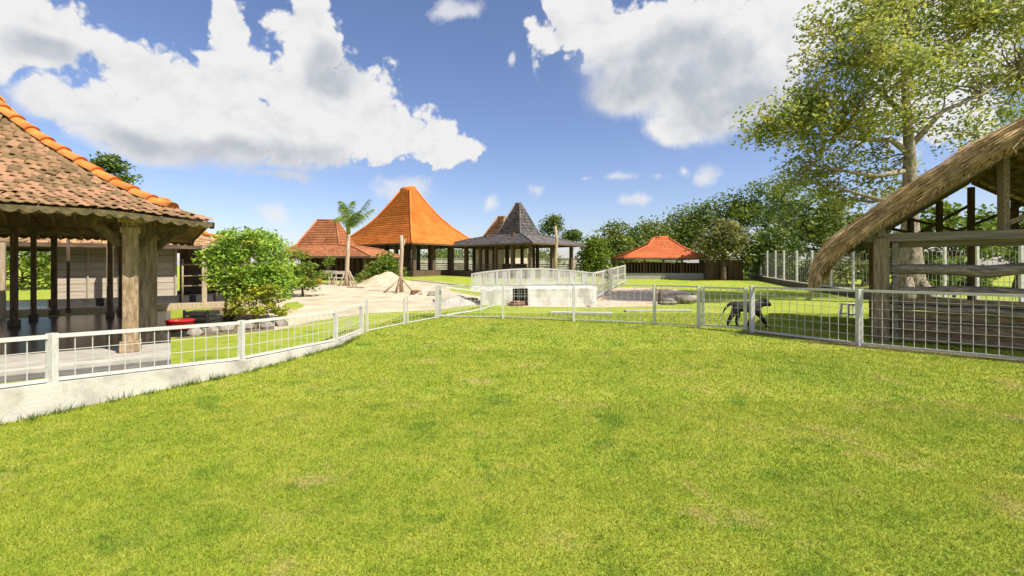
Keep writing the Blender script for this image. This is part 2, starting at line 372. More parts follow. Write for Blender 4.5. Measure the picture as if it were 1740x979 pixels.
# ------------------------------------------------------------------ leaves and trees
def leaf_quads(C, L, W, droop=.25, up=.35):
    n = len(C); a = rng.normal(size=(n, 3)); a[:, 2] = a[:, 2] * .6 - droop; a /= np.linalg.norm(a, axis=1)[:, None]
    nn = rng.normal(size=(n, 3)); nn[:, 2] = np.abs(nn[:, 2]) + up; b = np.cross(nn, a); b /= np.linalg.norm(b, axis=1)[:, None] + 1e-9
    l = (L * rng.uniform(.65, 1.3, n))[:, None] / 2; w = (W * rng.uniform(.7, 1.25, n))[:, None] / 2
    V = np.empty((n, 4, 3)); V[:, 0] = C - a * l; V[:, 1] = C + b * w - a * l * .1; V[:, 2] = C + a * l; V[:, 3] = C - b * w - a * l * .1
    return V.reshape(-1, 3), np.arange(4 * n).reshape(n, 4)
def crown_points(blobs, per, spread):
    """blobs: (centre, rx, ry, rz, clumps) -> clump centres and leaf centres"""
    cl, pts = [], []
    for (c, rx, ry, rz, k) in blobs:
        d = rng.normal(size=(k, 3)); d /= np.linalg.norm(d, axis=1)[:, None]
        r = rng.uniform(.25, 1.0, k) ** .5
        q = np.array(c)[None] + d * r[:, None] * np.array([rx, ry, rz])[None]
        cl.append(q)
        for p in q:
            m = max(3, int(per * rng.uniform(.5, 1.5)))
            s = spread * rng.uniform(.6, 1.3)
            g = rng.normal(size=(m, 3)); g *= np.minimum(1, 1.5 / (np.linalg.norm(g, axis=1) + 1e-6))[:, None]; pts.append(p + g * np.array([s, s, s * .6]) * 1.15)
    return np.concatenate(cl), np.concatenate(pts)
def limb(mb, a, b, r0, r1, wob=.08, n=5, seg=6):
    a, b = Vector(a), Vector(b); L = (b - a).length; pts = []
    for i in range(seg + 1):
        t = i / seg; p = a.lerp(b, t)
        if 0 < i < seg: p += Vector((random.uniform(-1, 1), random.uniform(-1, 1), random.uniform(-.5, .8))) * L * wob
        pts.append(p)
    mb.tube(pts, [r0 + (r1 - r0) * i / seg for i in range(seg + 1)], n)
    return pts
def tree(name, label, cat, base, blobs, per, spread, L, W, lm, r0, bark=M_bark2, fork=None, group=None, nb=14, stems=1, up=.35):
    base = Vector(base); t = thing(name, label, cat, base, group)
    cl, pts = crown_points(blobs, per, spread)
    V, Q = leaf_quads(pts, L, W, up=up); np_mesh('crown', V, Q, lm, t)
    mb = MB(); cen = Vector(cl.mean(0)); zf = fork if fork is not None else base.z + (cen.z - base.z) * .55
    for s in range(stems):
        o = Vector((random.uniform(-1, 1), random.uniform(-.5, .5), 0)) * r0 * (2.5 if stems > 1 else 0)
        top = Vector((base.x * .6 + cen.x * .4, base.y * .7 + cen.y * .3, zf)) + o * 3
        limb(mb, base + o - Vector((0, 0, .1)), top, r0 * 1.15, r0 * .62, .025, 8, 6)
        for i in random.sample(range(len(cl)), min(nb // stems, len(cl))):
            limb(mb, top.lerp(base + o, random.uniform(0, .12)), Vector(cl[i]), r0 * .4, r0 * .07, .06, 5, 5)
    mb.build('trunk', bark, t, True)
    return t
def blobs_px(lst, D, dd=1.0, k=1.0):
    """(px, py, rx, ry, clumps[, depth offset]) ellipses seen at distance D"""
    out = []
    for b in lst:
        DD = D + (b[5] if len(b) > 5 else 0); c = at(b[0], b[1], DD); s = DD / F
        out.append((tuple(c), b[2] * s, (b[2] + b[3]) / 2 * s * dd, b[3] * s, int(b[4] * k)))
    return out

# ------------------------------------------------------------------ fences
def fence(name, label, pts, cell=.155, cellh=.155, pw=.075, rail=.04, wire=.007, group=None, skip=(), gap=.05, ext=0.0, lowrail=True, m=M_paint, mpost=None):
    """pts: (x, y, base z, top z). posts, rails and wires are parts"""
    t = thing(name, label, 'fence', Vector(pts[0][:3]), group)
    for (x, y, z0, z1) in pts:
        bar_obj('post', (x, y, z0 - .03), (x, y, z1 + rail / 2 + .012), pw, pw, mpost or m, t)
    for i in range(len(pts) - 1):
        if i in skip: continue
        panel(t, pts[i], pts[i + 1], cell, cellh, pw, rail, wire, gap, lowrail, m)
    return t
def panel(t, p, q, cell, cellh, pw, rail, wire, gap, lowrail, m):
    a, b = Vector(p[:2]), Vector(q[:2]); d = b - a; l = d.length; d.normalize(); A = a + d * pw * .5; B = b - d * pw * .5
    zt = lambda s: p[3] + (q[3] - p[3]) * s; zb = lambda s: p[2] + gap + (q[2] - p[2]) * s
    def P(s, z): c = A.lerp(B, s); return Vector((c.x, c.y, z))
    bar_obj('top_rail', P(0, zt(0)), P(1, zt(1)), rail, rail, m, t)
    if lowrail: bar_obj('bottom_rail', P(0, zb(0)), P(1, zb(1)), rail * .8, rail * .8, m, t)
    n = max(2, round(l / cell))
    for i in range(1, n):
        s = i / n; bar_obj('wire', P(s, zb(s)), P(s, zt(s) - rail / 2), wire, wire, m, t)
    hh = min(p[3] - p[2], q[3] - q[2]) - gap; k = max(2, round(hh / cellh))
    for j in range(1, k):
        f = j / k
        bar_obj('wire', P(0, zb(0) + (zt(0) - zb(0)) * f), P(1, zb(1) + (zt(1) - zb(1)) * f), wire * .85, wire * .85, m, t)
lp = [(-5.6, 2.88, .40, .84), (-4.69, 4.64, .30, .77), (-3.79, 6.37, .165, .69), (-3.26, 8.4, .09, .63), (-3.33, 10.08, .04, .6)]
fence('wire_fence', 'low white wire fence on white kerb in front of the carved pavilion', lp, pw=.068, cellh=.15, gap=.03)
k = MB()
prof = []
for i, (x, y, z0, z1) in enumerate(lp):
    a = Vector(lp[max(i - 1, 0)][:2]); b = Vector(lp[min(i + 1, len(lp) - 1)][:2]); d = (b - a).normalized(); nrm = Vector((d.y, -d.x))
    for s, z in ((.075, -.05), (.07, z0), (-.07, z0), (-.075, -.05)):
        prof.append((x + nrm.x * s, y + nrm.y * s, z))
fs = []
for i in range(len(lp) - 1):
    for j in range(3): fs.append((i * 4 + j, i * 4 + j + 1, (i + 1) * 4 + j + 1, (i + 1) * 4 + j))
fs += [(3, 2, 1, 0), tuple(range((len(lp) - 1) * 4, len(lp) * 4))]
k.add(prof, fs)
tag(k.build('kerb_wall', M_rend), 'white rendered kerb wall tapering along the lawn under the low fence', 'wall')
fence('wire_fence', 'short white wire fence panel between low fence end and tall fence', [(-3.25, 10.2, .0, .7), (-2.72, 11.5, .0, .66)], pw=.05, rail=.026, wire=.005, gap=.03, cell=.13)
fence('wire_fence', 'white wire panel stepping up from short fence post to tall fence corner', [(-2.66, 11.6, .0, .64), (-2.14, 12.75, .0, .92)], pw=.04, rail=.026, wire=.005, gap=.03, cell=.16)
rp = [(-2.1, 12.9, 0, .9), (-.25, 12.74, 0, .93), (1.64, 12.08, 0, .97), (3.56, 11.37, 0, .98), (4.42, 10.78, 0, .98)]
fence('wire_fence', 'white wire fence across the far side of the lawn facing the bridge', rp, pw=.065, rail=.034, wire=.006, m=M_paint)
rp2 = [(5.3, 10.05, 0, 1.0), (6.41, 8.4, 0, 1.02), (7.95, 6.98, 0, 1.02), (9.5, 5.55, 0, 1.02)]
fence('wire_fence', 'white wire fence running past the thatched hut', rp2, pw=.085, rail=.045)
g = thing('gate', 'white wire mesh gate beside the walking black dog', 'gate', (4.48, 10.72, 0))
for (x, y) in ((4.5, 10.72), (5.2, 10.15)): bar_obj('gate_stile', (x, y, .06), (x, y, 1.0), .055, .055, M_paint, g)
panel(g, (4.5, 10.72, .02, .97), (5.2, 10.15, .02, .97), .13, .155, .05, .045, .0085, .06, True, M_paint)
MB().box((5.16, 10.1, .62), (.05, .08, .04)).build('latch', M_iron, g)
fence('wire_fence', 'white wire fence leading from lawn corner back to the white bridge', [(-2.05, 13.0, 0, .88), (-1.0, 14.9, 0, .62), (-.65, 16.5, 0, .6)], pw=.07, gap=.04, cell=.2)

# ------------------------------------------------------------------ carved pavilion at the left
C0 = Vector((-4.86, 7.4, 0)); U = Vector((.8, .6, 0)); V_ = Vector((-.6, .8, 0))
def pv(a, b, z=0.0): return C0 - U * a + V_ * b + Vector((0, 0, z))
PL, PW = 9.4, 8.8
INS = [0, .67, 1.35, 2.3, 2.95, 4.2]; ZZ = [2.2, 2.47, 2.89, 3.63, 4.24, 5.95]
def lift(d): 
    t = min(max(d / 1.5, 0), 1); return .11 * t * t * (3 - 2 * t)
def zroof(i, d): return float(np.interp(i, INS, ZZ)) + lift(d) * max(0, 1 - i / 3)
SLOPES = {'front': (lambda s, i: pv(s, i), PL), 'side': (lambda s, i: pv(i, s), PW),
          'back': (lambda s, i: pv(s, PW - i), PL), 'far': (lambda s, i: pv(PL - i, s), PW)}
def rpt(sl, s, i, dz=0.0):
    fn, ln = SLOPES[sl]; p = fn(s, i); d = min(s - i, ln - i - s); p.z = zroof(i, max(d, 0)) + dz; return p
pav = thing('carved_pavilion', 'open timber pavilion with old clay tile roof and carved posts behind low fence', 'pavilion', pv(4, 4))
# tile: shallow S-profile pan tile, local x across, y up the slope
TW, TE = .135, .135
def tile_mesh():
    mb = MB(); prof = [(-.5, .0), (-.36, .012), (-.2, .017), (-.04, .011), (.1, .0), (.28, -.003), (.5, .002)]
    vs = []
    for y in (-.02, TE * 1.3):
        for x, z in prof: vs.append((x * TW * 1.03, y, z + (.013 if y < 0 else 0)))
    for x, z in prof: vs.append((x * TW * 1.03, -.02, z + .001))
    n = len(prof)
    fs = [(j, j + 1, n + j + 1, n + j) for j in range(n - 1)] + [(2 * n + j, 2 * n + j + 1, j + 1, j) for j in range(n - 1)]
    mb.add(vs, fs); me = mb.mesh('tile'); me.materials.append(M_tile); me.polygons.foreach_set('use_smooth', [True] * (n - 1) + [False] * (n - 1)); return me
TM = tile_mesh()
def px_of(p): return 870 + F * p.x / p.y, HZ - F * (p.z - EYE) / p.y
arc = [0]
for i in range(len(INS) - 1): arc.append(arc[-1] + math.hypot(INS[i + 1] - INS[i], ZZ[i + 1] - ZZ[i]))
seen, rest = [], []
for sl in SLOPES:
    nrow = int(arc[-1] / TE)
    for r in range(nrow):
        i0 = float(np.interp(r * TE, arc, INS)); i1 = float(np.interp((r + 1) * TE, arc, INS)); ln = SLOPES[sl][1]
        n = int((ln - 2 * i0) / TW)
        for c in range(n + 1):
            s = i0 + (ln - 2 * i0 - n * TW) / 2 + (c + .5 * (r % 2)) * TW + rng.normal() * .006
            if s < i1 + .035 or s > ln - i1 - .035: continue
            si = min(max(s, i1), ln - i1)
            p = rpt(sl, s, i0, .03); q = rpt(sl, s, i1, .03); e = rpt(sl, s + .05, i0, .03)
            y = (q - p).normalized(); x = (e - p); x = (x - y * x.dot(y)).normalized(); z = x.cross(y)
            if z.z < 0: x = -x; z = -z
            j = rng.normal(size=4)
            y = (y + x * j[0] * .03).normalized(); x = (x - y * x.dot(y) + z * j[1] * .03).normalized(); z = x.cross(y)
            Mx = Matrix(((x.x, y.x, z.x, p.x), (x.y, y.y, z.y, p.y), (x.z, y.z, z.z, p.z + j[2] * .007), (0, 0, 0, 1)))
            u_, w_ = px_of(p)
            (seen if sl == 'front' and -15 < u_ and w_ > 120 else rest).append((Mx, p.y))
seen.sort(key=lambda t: t[1])
rest += seen[300:]; seen = seen[:300]
for Mx, _ in seen:
    o = bpy.data.objects.new('roof_tile', TM); link(o, pav); o.matrix_basis = Mx
tv = np.array([v.co[:] for v in TM.vertices]); tf = np.array([p.vertices[:] for p in TM.polygons])
MM = np.array([[list(r) for r in Mx] for Mx, _ in rest])
V = np.einsum('nij,kj->nki', MM[:, :3, :3], tv) + MM[:, None, :3, 3]
Q = (tf[None] + (np.arange(len(rest)) * len(tv))[:, None, None]).reshape(-1, 4)
tag(np_mesh('roof_tile_field', V.reshape(-1, 3), Q, M_tile, pav, True), kind='stuff')
# hip caps
for (sa, sb) in ((0, 0), (PL, 0), (0, PW), (PL, PW)):
    n = int(arc[-1] / .3)
    def hp_(t):
        i = float(np.interp(t, arc, INS)); return pv(i if sa == 0 else PL - i, i if sb == 0 else PW - i, zroof(i, 0))
    tmax = 25 if (sa, sb) == (0, 0) else n
    for r in range(2 if (sa, sb) == (0, 0) else 0, n):
        p, q = hp_(r * .3 - .03), hp_(r * .3 + .31); d = (q - p).normalized()
        side = d.cross(Vector((0, 0, 1))).normalized(); upv = side.cross(d)
        mb = MB(); vs = []
        for (o_, w, dz) in ((p, .118, .07), (p.lerp(q, .5), .11, .055), (q, .095, .04)):
            for a in range(7):
                th = math.pi * (a / 6) ; vs.append(o_ + side * math.cos(th) * w + upv * (math.sin(th) * w * .8 + dz - .045))
        fs = [(j * 7 + a, j * 7 + a + 1, (j + 1) * 7 + a + 1, (j + 1) * 7 + a) for j in range(2) for a in range(6)] + [tuple(range(7))]
        mb.add(vs, fs).build('hip_tile', M_ridge, pav, True)
ra, rb = pv(4.2, PW / 2, 6.0), pv(PL - 4.2, PW / 2, 6.0)
MB().tube([ra, rb], .14, 8).build('ridge_cap', M_ridge, pav, True)
# soffit boards (underside) as one surface, rafters, valance
sm = MB()
for sl in SLOPES:
    ln = SLOPES[sl][1]; m_ = 12
    for r in range(len(INS) - 1):
        for c in range(m_):
            def g_(cc, k_):
                i = INS[k_]; s = i + (ln - 2 * i) * cc / m_; return rpt(sl, s, i, -.03)
            sm.add([g_(c, r), g_(c + 1, r), g_(c + 1, r + 1), g_(c, r + 1)], [(0, 1, 2, 3)])
sm.build('soffit', M_soff, pav)
for sl in ('front', 'side', 'back', 'far'):
    ln = SLOPES[sl][1]; n = int(ln / .42)
    for c in range(1, n):
        s = ln * c / n
        im = min(2.3, s - .1, ln - s - .1)
        if im < .5: continue
        kn = [.04] + [q for q in (.67, 1.35) if q < im - .05] + ([im] if im < 1.35 else [])
        for k0, k1 in zip(kn[:-1], kn[1:]): bar_obj('rafter', rpt(sl, s, k0, -.095), rpt(sl, s, k1, -.095), .06, .085, M_soff, pav)
def valance(sl, i, drop):
    ln = SLOPES[sl][1]; vs = []; step = .045; n = int(ln / step); mb = MB()
    for c in range(n + 1):
        s = ln * c / n; t = rpt(sl, s, 0, -.01); w = .05 * abs(math.sin(c * math.pi / 4)); b = t.copy(); b.z -= drop + w
        nrm = {'front': -V_, 'side': U, 'back': V_, 'far': -U}[sl] * .02
        vs += [t + nrm, b + nrm, b - nrm, t - nrm]
    fs = []
    for c in range(n):
        for j in range(4): fs.append((c * 4 + j, c * 4 + (j + 1) % 4, (c + 1) * 4 + (j + 1) % 4, (c + 1) * 4 + j))
    mb.add(vs, fs).build('valance', M_valn, pav)
for sl in SLOPES: valance(sl, 0, .05)
# posts and beams
def big_post(a, b, z0, z1, w, m, cap=True):
    p = pv(a, b); mb = MB(); ax = (U, V_, Vector((0, 0, 1)))
    mb.box(p + Vector((0, 0, (z0 + z1) / 2)), (w, w, z1 - z0), ax)
    po = mb.build('post', m, pav, bevel=.012)
    MB().box(p + Vector((0, 0, z0 + .09)), (w * 1.35, w * 1.35, .18), ax).build('base_block', m, po, bevel=.012)
    if cap:
        cp = MB().box(p + Vector((0, 0, z1 - .22)), (w * 1.25, w * 1.25, .1), ax)
        cp.box(p + Vector((0, 0, z1 - .05)), (w * 1.5, w * 1.5, .1), ax); cp.build('capital', m, po, bevel=.012)
    return po
big_post(1.07, .75, .1, 2.28, .2, mat('carved_post_wood', (.20, .135, .075), (.42, .32, .20), rough=.85, scale=7, stretch=(3, 3, .8), bump=.9, bscale=22, c3=(.30, .215, .125)))
pB = big_post(.9, 1.75, .1, 2.55, .3, M_wood)
for (a, b) in ((7.9, .75), (7.9, 8.0), (1.07, 8.0)): big_post(a, b, .1, 2.28, .24, M_wood)
for (px, D, w, z1) in ((24, 10.4, .12, 2.7), (57, 11.6, .10, 2.7), (92, 12.6, .12, 2.6), (116, 13.2, .07, 2.6), (187, 12.2, .11, 2.6), (205, 12.9, .10, 2.6)):
    p = at(px, 450, D); mb = MB(); ax = (U, V_, Vector((0, 0, 1)))
    mb.box((p.x, p.y, .1 + (z1 - .1) / 2), (w, w, z1 - .1), ax); mb.box((p.x, p.y, .17), (w * 1.6, w * 1.6, .14), ax)
    mb.build('post', M_dark, pav, bevel=.008)
for (a0, b0, a1, b1) in ((.75, .75, 8.2, .75), (1.07, .5, 1.07, 8.3), (.75, 8.0, 8.2, 8.0), (7.9, .5, 7.9, 8.3)):
    bar_obj('eave_beam', pv(a0, b0, 2.36), pv(a1, b1, 2.36), .13, .16, M_wood, pav)
for (a0, b0, a1, b1) in ((2.6, 2.6, 6.8, 2.6), (2.6, 6.2, 6.8, 6.2), (2.6, 2.6, 2.6, 6.2), (6.8, 2.6, 6.8, 6.2)):
    bar_obj('tie_beam', pv(a0, b0, 3.2), pv(a1, b1, 3.2), .16, .22, M_dark, pav)
for (a, b) in ((6.8, 2.6), (6.8, 6.2)): big_post(a, b, .1, 3.3, .16, M_dark)
def bracket(p, d, l, h, m, name='bracket'):
    """curved brace from post out and up"""
    pts = [p + d * l * t + Vector((0, 0, h * (math.sin(t * math.pi / 2)))) for t in np.linspace(0, 1, 7)]
    mb = MB()
    for i in range(6): mb.bar(pts[i], pts[i + 1], .075, .13)
    mb.bar(p + Vector((0, 0, h + .07)), p + d * l * 1.1 + Vector((0, 0, h + .07)), .08, .07)
    mb.build(name, m, pav)
bracket(pv(.78, 1.7, 1.78), (U * .9 - V_ * .35).normalized(), .5, .36, M_valn)
bracket(pv(1.2, .8, 1.8), -U, .42, .36, M_valn)
bracket(pv(.98, .85, 1.8), (U).normalized(), .42, .36, M_valn)
bracket(pv(.9, 1.95, 1.85), V_, .6, .36, M_valn)
# floor
ax = (U, V_, Vector((0, 0, 1)))
MB().prism([pv(.55, .02), pv(.55, 1.42), pv(8.6, 1.42), pv(8.6, .02)], -.05, .10).build('front_step', M_pale, pav, bevel=.015)
MB().prism([pv(.55, 1.425), pv(.55, 8.5), pv(8.6, 8.5), pv(8.6, 1.425)], -.05, .094).build('floor', M_floor, pav)
MB().prism([pv(.55, -.32), pv(.55, .015), pv(8.6, .015), pv(8.6, -.32)], -.05, .03).build('lower_step', mat('grey_step', (.10, .095, .085), (.17, .16, .14), rough=.8, scale=4), pav, bevel=.01)

# ------------------------------------------------------------------ plank house behind it
H0 = Vector((-10.6, 15.6, 0))
def hv(t, b, z=0.0): return H0 - U * t + V_ * b + Vector((0, 0, z))
ph = thing('plank_house', 'pale grey plank house with raised terrace behind the carved pavilion', 'house', hv(2, 1.5))
MB().prism([hv(-2.2, -.12), hv(-2.2, .3), hv(9, .3), hv(9, -.12)], 0, .2).build('terrace_edge', M_lite, ph, bevel=.01)
MB().prism([hv(-2.2, .31), hv(-2.2, 5), hv(9, 5), hv(9, .31)], 0, .19).build('terrace', M_floor, ph)
for t in (-.05, 2.4, 4.7): MB().box(hv(t, .1, 1.15), (.15, .15, 1.95), ax).build('veranda_post', M_lite, ph, bevel=.01)
MB().prism([hv(-2, .85), hv(-2, 4.8), hv(3.9, 4.8), hv(3.9, .85)], .19, .42).build('plinth', mat('dark_plinth', (.03, .028, .026), (.06, .055, .05), rough=.7, scale=4), ph)
for j in range(7):
    z = .42 + j * .235
    if j in (3, 4):
        for (t0, t1) in ((.7, 1.55), (2.05, 3.8)): bar_obj('plank', hv(t0, 1.0, z + .117), hv(t1, 1.0, z + .117), .05, .222, M_plank, ph)
    else: db = random.uniform(-.015, .015); bar_obj('plank', hv(.7, 1.0 + db, z + .117), hv(3.8, 1.0 + db, z + .117), .05, .222, M_plank, ph)
w_ = MB().box(hv(1.8, 1.045, .42 + 4 * .235), (.52, .03, .5), ax).build('window', M_dark, ph)
for (dt, dz, sx, sz) in ((-.25, 0, .05, .55), (.25, 0, .05, .55), (0, .26, .55, .05), (0, -.26, .55, .05)):
    MB().box(hv(1.8 + dt, 1.0, .42 + 4 * .235 + dz), (sx, .06, sz), ax).build('frame', M_wood, w_)
for t in (.75, 1.5, 2.25, 3.0, 3.78): bar_obj('batten', hv(t, .95, .42), hv(t, .95, 2.05), .05, .035, M_plank, ph)
MB().box(hv(2.25, 1.1, 1.24), (3.08, .03, 1.62), ax).build('light_stop_board', M_dark, ph)  # dark board added behind the planks to stop light leaking through joints
MB().box(hv(2.25, 4.6, 1.2), (3.1, .06, 1.6), ax).build('back_wall', M_plank, ph)
MB().box(hv(-.6, 3.0, 1.25), (2.4, .06, 1.7), ax).build('doorway_wall', M_dark, ph)
for z in (.75, 1.1, 1.5):
    MB().tube([hv(.6, .7, z), hv(-.4, .68, z + .03), hv(-1.9, .7, z + .02)], .028, 6).build('bamboo_rail', M_lite, ph, True)
for t in (.55, -.45, -1.3, -1.9): MB().tube([hv(t, .7, .2), hv(t, .7, 1.7)], .03, 6).build('bamboo_post', M_lite, ph, True)

def tile_field(quad, rows, tw, m, name, parent, th=.02, jit=.004, kind='stuff', rake=0):
    """quad: bottom-left, bottom-right, top-right, top-left -> courses of separate overlapping tiles"""
    A, B, C_, D_ = [np.array(v, dtype=float) for v in quad]
    nrm = np.cross(B - A, D_ - A); nrm /= np.linalg.norm(nrm) + 1e-9
    if nrm[2] < 0: nrm = -nrm
    Vs, Qs = [], []
    for r in range(rows):
        f0, f1 = r / rows, min(1, (r + 1.12) / rows)
        l0, r0 = A + (D_ - A) * f0, B + (C_ - B) * f0; l1, r1 = A + (D_ - A) * f1, B + (C_ - B) * f1
        n = max(1, int(round(np.linalg.norm(r0 - l0) / tw)))
        off = (r % 2) * .5 / n
        for c in range(n):
            s0, s1 = min(1, c / n + off * 0), min(1, (c + 1) / n)
            h = th + rng.normal() * jit; g = .04 / n
            p = [l0 + (r0 - l0) * (s0 + g) + nrm * h, l0 + (r0 - l0) * (s1 - g) + nrm * h, l1 + (r1 - l1) * (s1 - g), l1 + (r1 - l1) * (s0 + g)]
            d = [p[0] - nrm * th, p[1] - nrm * th]
            b = len(Vs); Vs += p + d; Qs += [(b, b + 1, b + 2, b + 3), (b + 4, b + 5, b + 1, b)]
    return Vs, Qs
def ring_pts(c, e1, e2, h1, h2, z):
    return [c - e1 * h1 - e2 * h2 + Vector((0, 0, z)), c + e1 * h1 - e2 * h2 + Vector((0, 0, z)), c + e1 * h1 + e2 * h2 + Vector((0, 0, z)), c - e1 * h1 + e2 * h2 + Vector((0, 0, z))]
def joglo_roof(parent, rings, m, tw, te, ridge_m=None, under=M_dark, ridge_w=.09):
    """rings: list of four-corner rings from eave to top"""
    VV, QQ = [], []
    for a, b in zip(rings[:-1], rings[1:]):
        for k in range(4):
            q = (a[k], a[(k + 1) % 4], b[(k + 1) % 4], b[k])
            mid = ((b[k] + b[(k + 1) % 4]) / 2 - (a[k] + a[(k + 1) % 4]) / 2).length
            rows = max(1, int(round(mid / te))); v, f = tile_field(q, rows, tw, m, 'x', parent)
            o = len(VV); VV += v; QQ += [tuple(i + o for i in x) for x in f]
    tag(np_mesh('roof_tiles', np.array(VV), np.array(QQ), m, parent), kind='stuff')
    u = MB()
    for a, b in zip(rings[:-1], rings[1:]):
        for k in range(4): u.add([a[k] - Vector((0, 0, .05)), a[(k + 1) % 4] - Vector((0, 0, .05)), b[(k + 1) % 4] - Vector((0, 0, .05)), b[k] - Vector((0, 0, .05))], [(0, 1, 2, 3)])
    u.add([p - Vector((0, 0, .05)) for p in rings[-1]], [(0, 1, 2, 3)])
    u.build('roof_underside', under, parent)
    for k in range(4):
        MB().tube([r[k] + Vector((0, 0, .05)) for r in rings], ridge_w, 6).build('hip_ridge', ridge_m or m, parent, True)
    t = rings[-1]; MB().tube([(t[0] + t[3]) / 2 + Vector((0, 0, .05)), (t[1] + t[2]) / 2 + Vector((0, 0, .05))], max(ridge_w, (t[0] - t[3]).length / 2 + .02), 8).build('ridge', ridge_m or m, parent, True)
    e = rings[0]
    for k in range(4): bar_obj('fascia', e[k] - Vector((0, 0, .06)), e[(k + 1) % 4] - Vector((0, 0, .06)), .05, .12, M_dark, parent)
# plank house roof
hc = hv(3.2, 3.85); EZ = Vector((0, 0, 1))
joglo_roof(ph, [ring_pts(hc, U, V_, 5.1, 3.6, 2.16), ring_pts(hc, U, V_, 3.4, 1.9, 2.6), ring_pts(hc, U, V_, 2.2, .1, 4.0)], M_tile, .24, .28, M_ridge)

# ------------------------------------------------------------------ far pavilions
def platform(parent, c, e1, e2, h1, h2, z0, z1, m=M_dark, name='platform'):
    MB().prism([tuple(p)[:2] for p in ring_pts(c, e1, e2, h1, h2, 0)], z0, z1).build(name, m, parent, bevel=.02)
def posts_ring(parent, c, e1, e2, h1, h2, n1, n2, z0, z1, w, m=M_dark):
    for i in range(n1 + 1):
        for j in range(n2 + 1):
            if i in (0, n1) or j in (0, n2):
                p = c + e1 * (-h1 + 2 * h1 * i / n1) + e2 * (-h2 + 2 * h2 * j / n2)
                MB().box((p.x, p.y, (z0 + z1) / 2), (w, w, z1 - z0), (e1, e2, EZ)).build('post', m, parent, bevel=.01)
def unit(x, y): v = Vector((x, y, 0)); return v.normalized()
# orange pavilion
e1 = unit(9.3, -7); e2 = unit(7, 9.3); oc = Vector((-10.05, 44.1, 0))
op = thing('orange_pavilion', 'big open pavilion under a tall bright orange tiled roof', 'pavilion', (oc.x, oc.y, .55))
H1, H2 = 5.8, 4.5
prof = [(0, 3.30), (.25, 4.2), (.45, 5.15), (.6, 6.05), (.76, 7.3), (.91, 8.6)]
rings = []
for f, z in prof:
    rings.append(ring_pts(oc, e1, e2, H1 * (1 - f) + .25 * f, H2 * (1 - f) + .02 * f, z))
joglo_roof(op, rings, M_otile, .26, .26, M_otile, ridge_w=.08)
platform(op, oc, e1, e2, H1 - .9, H2 - .9, .2, 1.0)
posts_ring(op, oc, e1, e2, H1 - 1.2, H2 - 1.2, 4, 3, 1.0, 3.5, .3)
posts_ring(op, oc, e1, e2, 1.6, 1.4, 1, 1, 1.0, 5.2, .34)
for s in (-1, 1):
    for j in range(3):
        z = 1.18 + .22 * j
        bar_obj('railing', oc - e1 * (H1 - 1.2) + e2 * s * (H2 - 1.2) + EZ * z, oc + e1 * (H1 - 1.2) + e2 * s * (H2 - 1.2) + EZ * z, .05, .07, mat('railing_wood', (.10, .05, .03), (.17, .09, .055), rough=.7, scale=5), op)
# grey shingled pavilion
f1 = unit(-8.2, 7.6); f2 = unit(7.6, 8.2); dc = Vector((-.19, 40.4, 0))
dp = thing('grey_pavilion', 'low open pavilion with grey shingle roof and pointed central tower', 'pavilion', (dc.x, dc.y, .5))
tcn = dc + Vector((.75, 0, 0))
rg = [ring_pts(dc, f1, f2, 5.6, 3.5, 3.17), ring_pts(dc + Vector((.2, 0, 0)), f1, f2, 3.6, 2.3, 3.72), ring_pts(tcn, f1, f2, 1.42, 1.3, 4.15),
      ring_pts(tcn, f1, f2, 1.2, 1.1, 4.6), ring_pts(tcn, f1, f2, .28, .12, 6.85)]
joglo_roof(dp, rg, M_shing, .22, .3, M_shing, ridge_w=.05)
platform(dp, dc, f1, f2, 4.9, 2.9, .2, .95)
posts_ring(dp, dc, f1, f2, 4.7, 2.7, 5, 2, .95, 3.3, .24)
posts_ring(dp, dc, f1, f2, 1.6, 1.3, 1, 1, .95, 4.2, .26)
for s in (-1, 1):
    for j in range(3): bar_obj('railing', dc - f1 * 4.7 + f2 * s * 2.7 + EZ * (1.12 + .2 * j), dc + f1 * 4.7 + f2 * s * 2.7 + EZ * (1.12 + .2 * j), .05, .06, MATS['railing_wood'], dp)
MB().box(dc + EZ * 1.3 + f2 * .6, (2.2, .9, .6), (f1, f2, EZ)).build('counter', mat('green_counter', (.03, .06, .05), (.05, .08, .07), rough=.6, scale=3), dp)
# hidden building whose roof top shows behind the tower
bc = on(852, 50); bt = thing('small_tower_house', 'small house with weathered tile tower roof behind the grey pavilion', 'house', (bc.x, bc.y, .6))
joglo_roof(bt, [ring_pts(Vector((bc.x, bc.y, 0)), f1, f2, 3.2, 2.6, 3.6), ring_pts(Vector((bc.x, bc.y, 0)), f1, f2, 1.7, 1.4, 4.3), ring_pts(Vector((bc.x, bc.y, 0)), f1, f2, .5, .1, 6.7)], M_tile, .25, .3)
MB().box((bc.x, bc.y, 2.0), (4.4, 3.6, 3.0), (f1, f2, EZ)).build('wall', M_plank, bt)
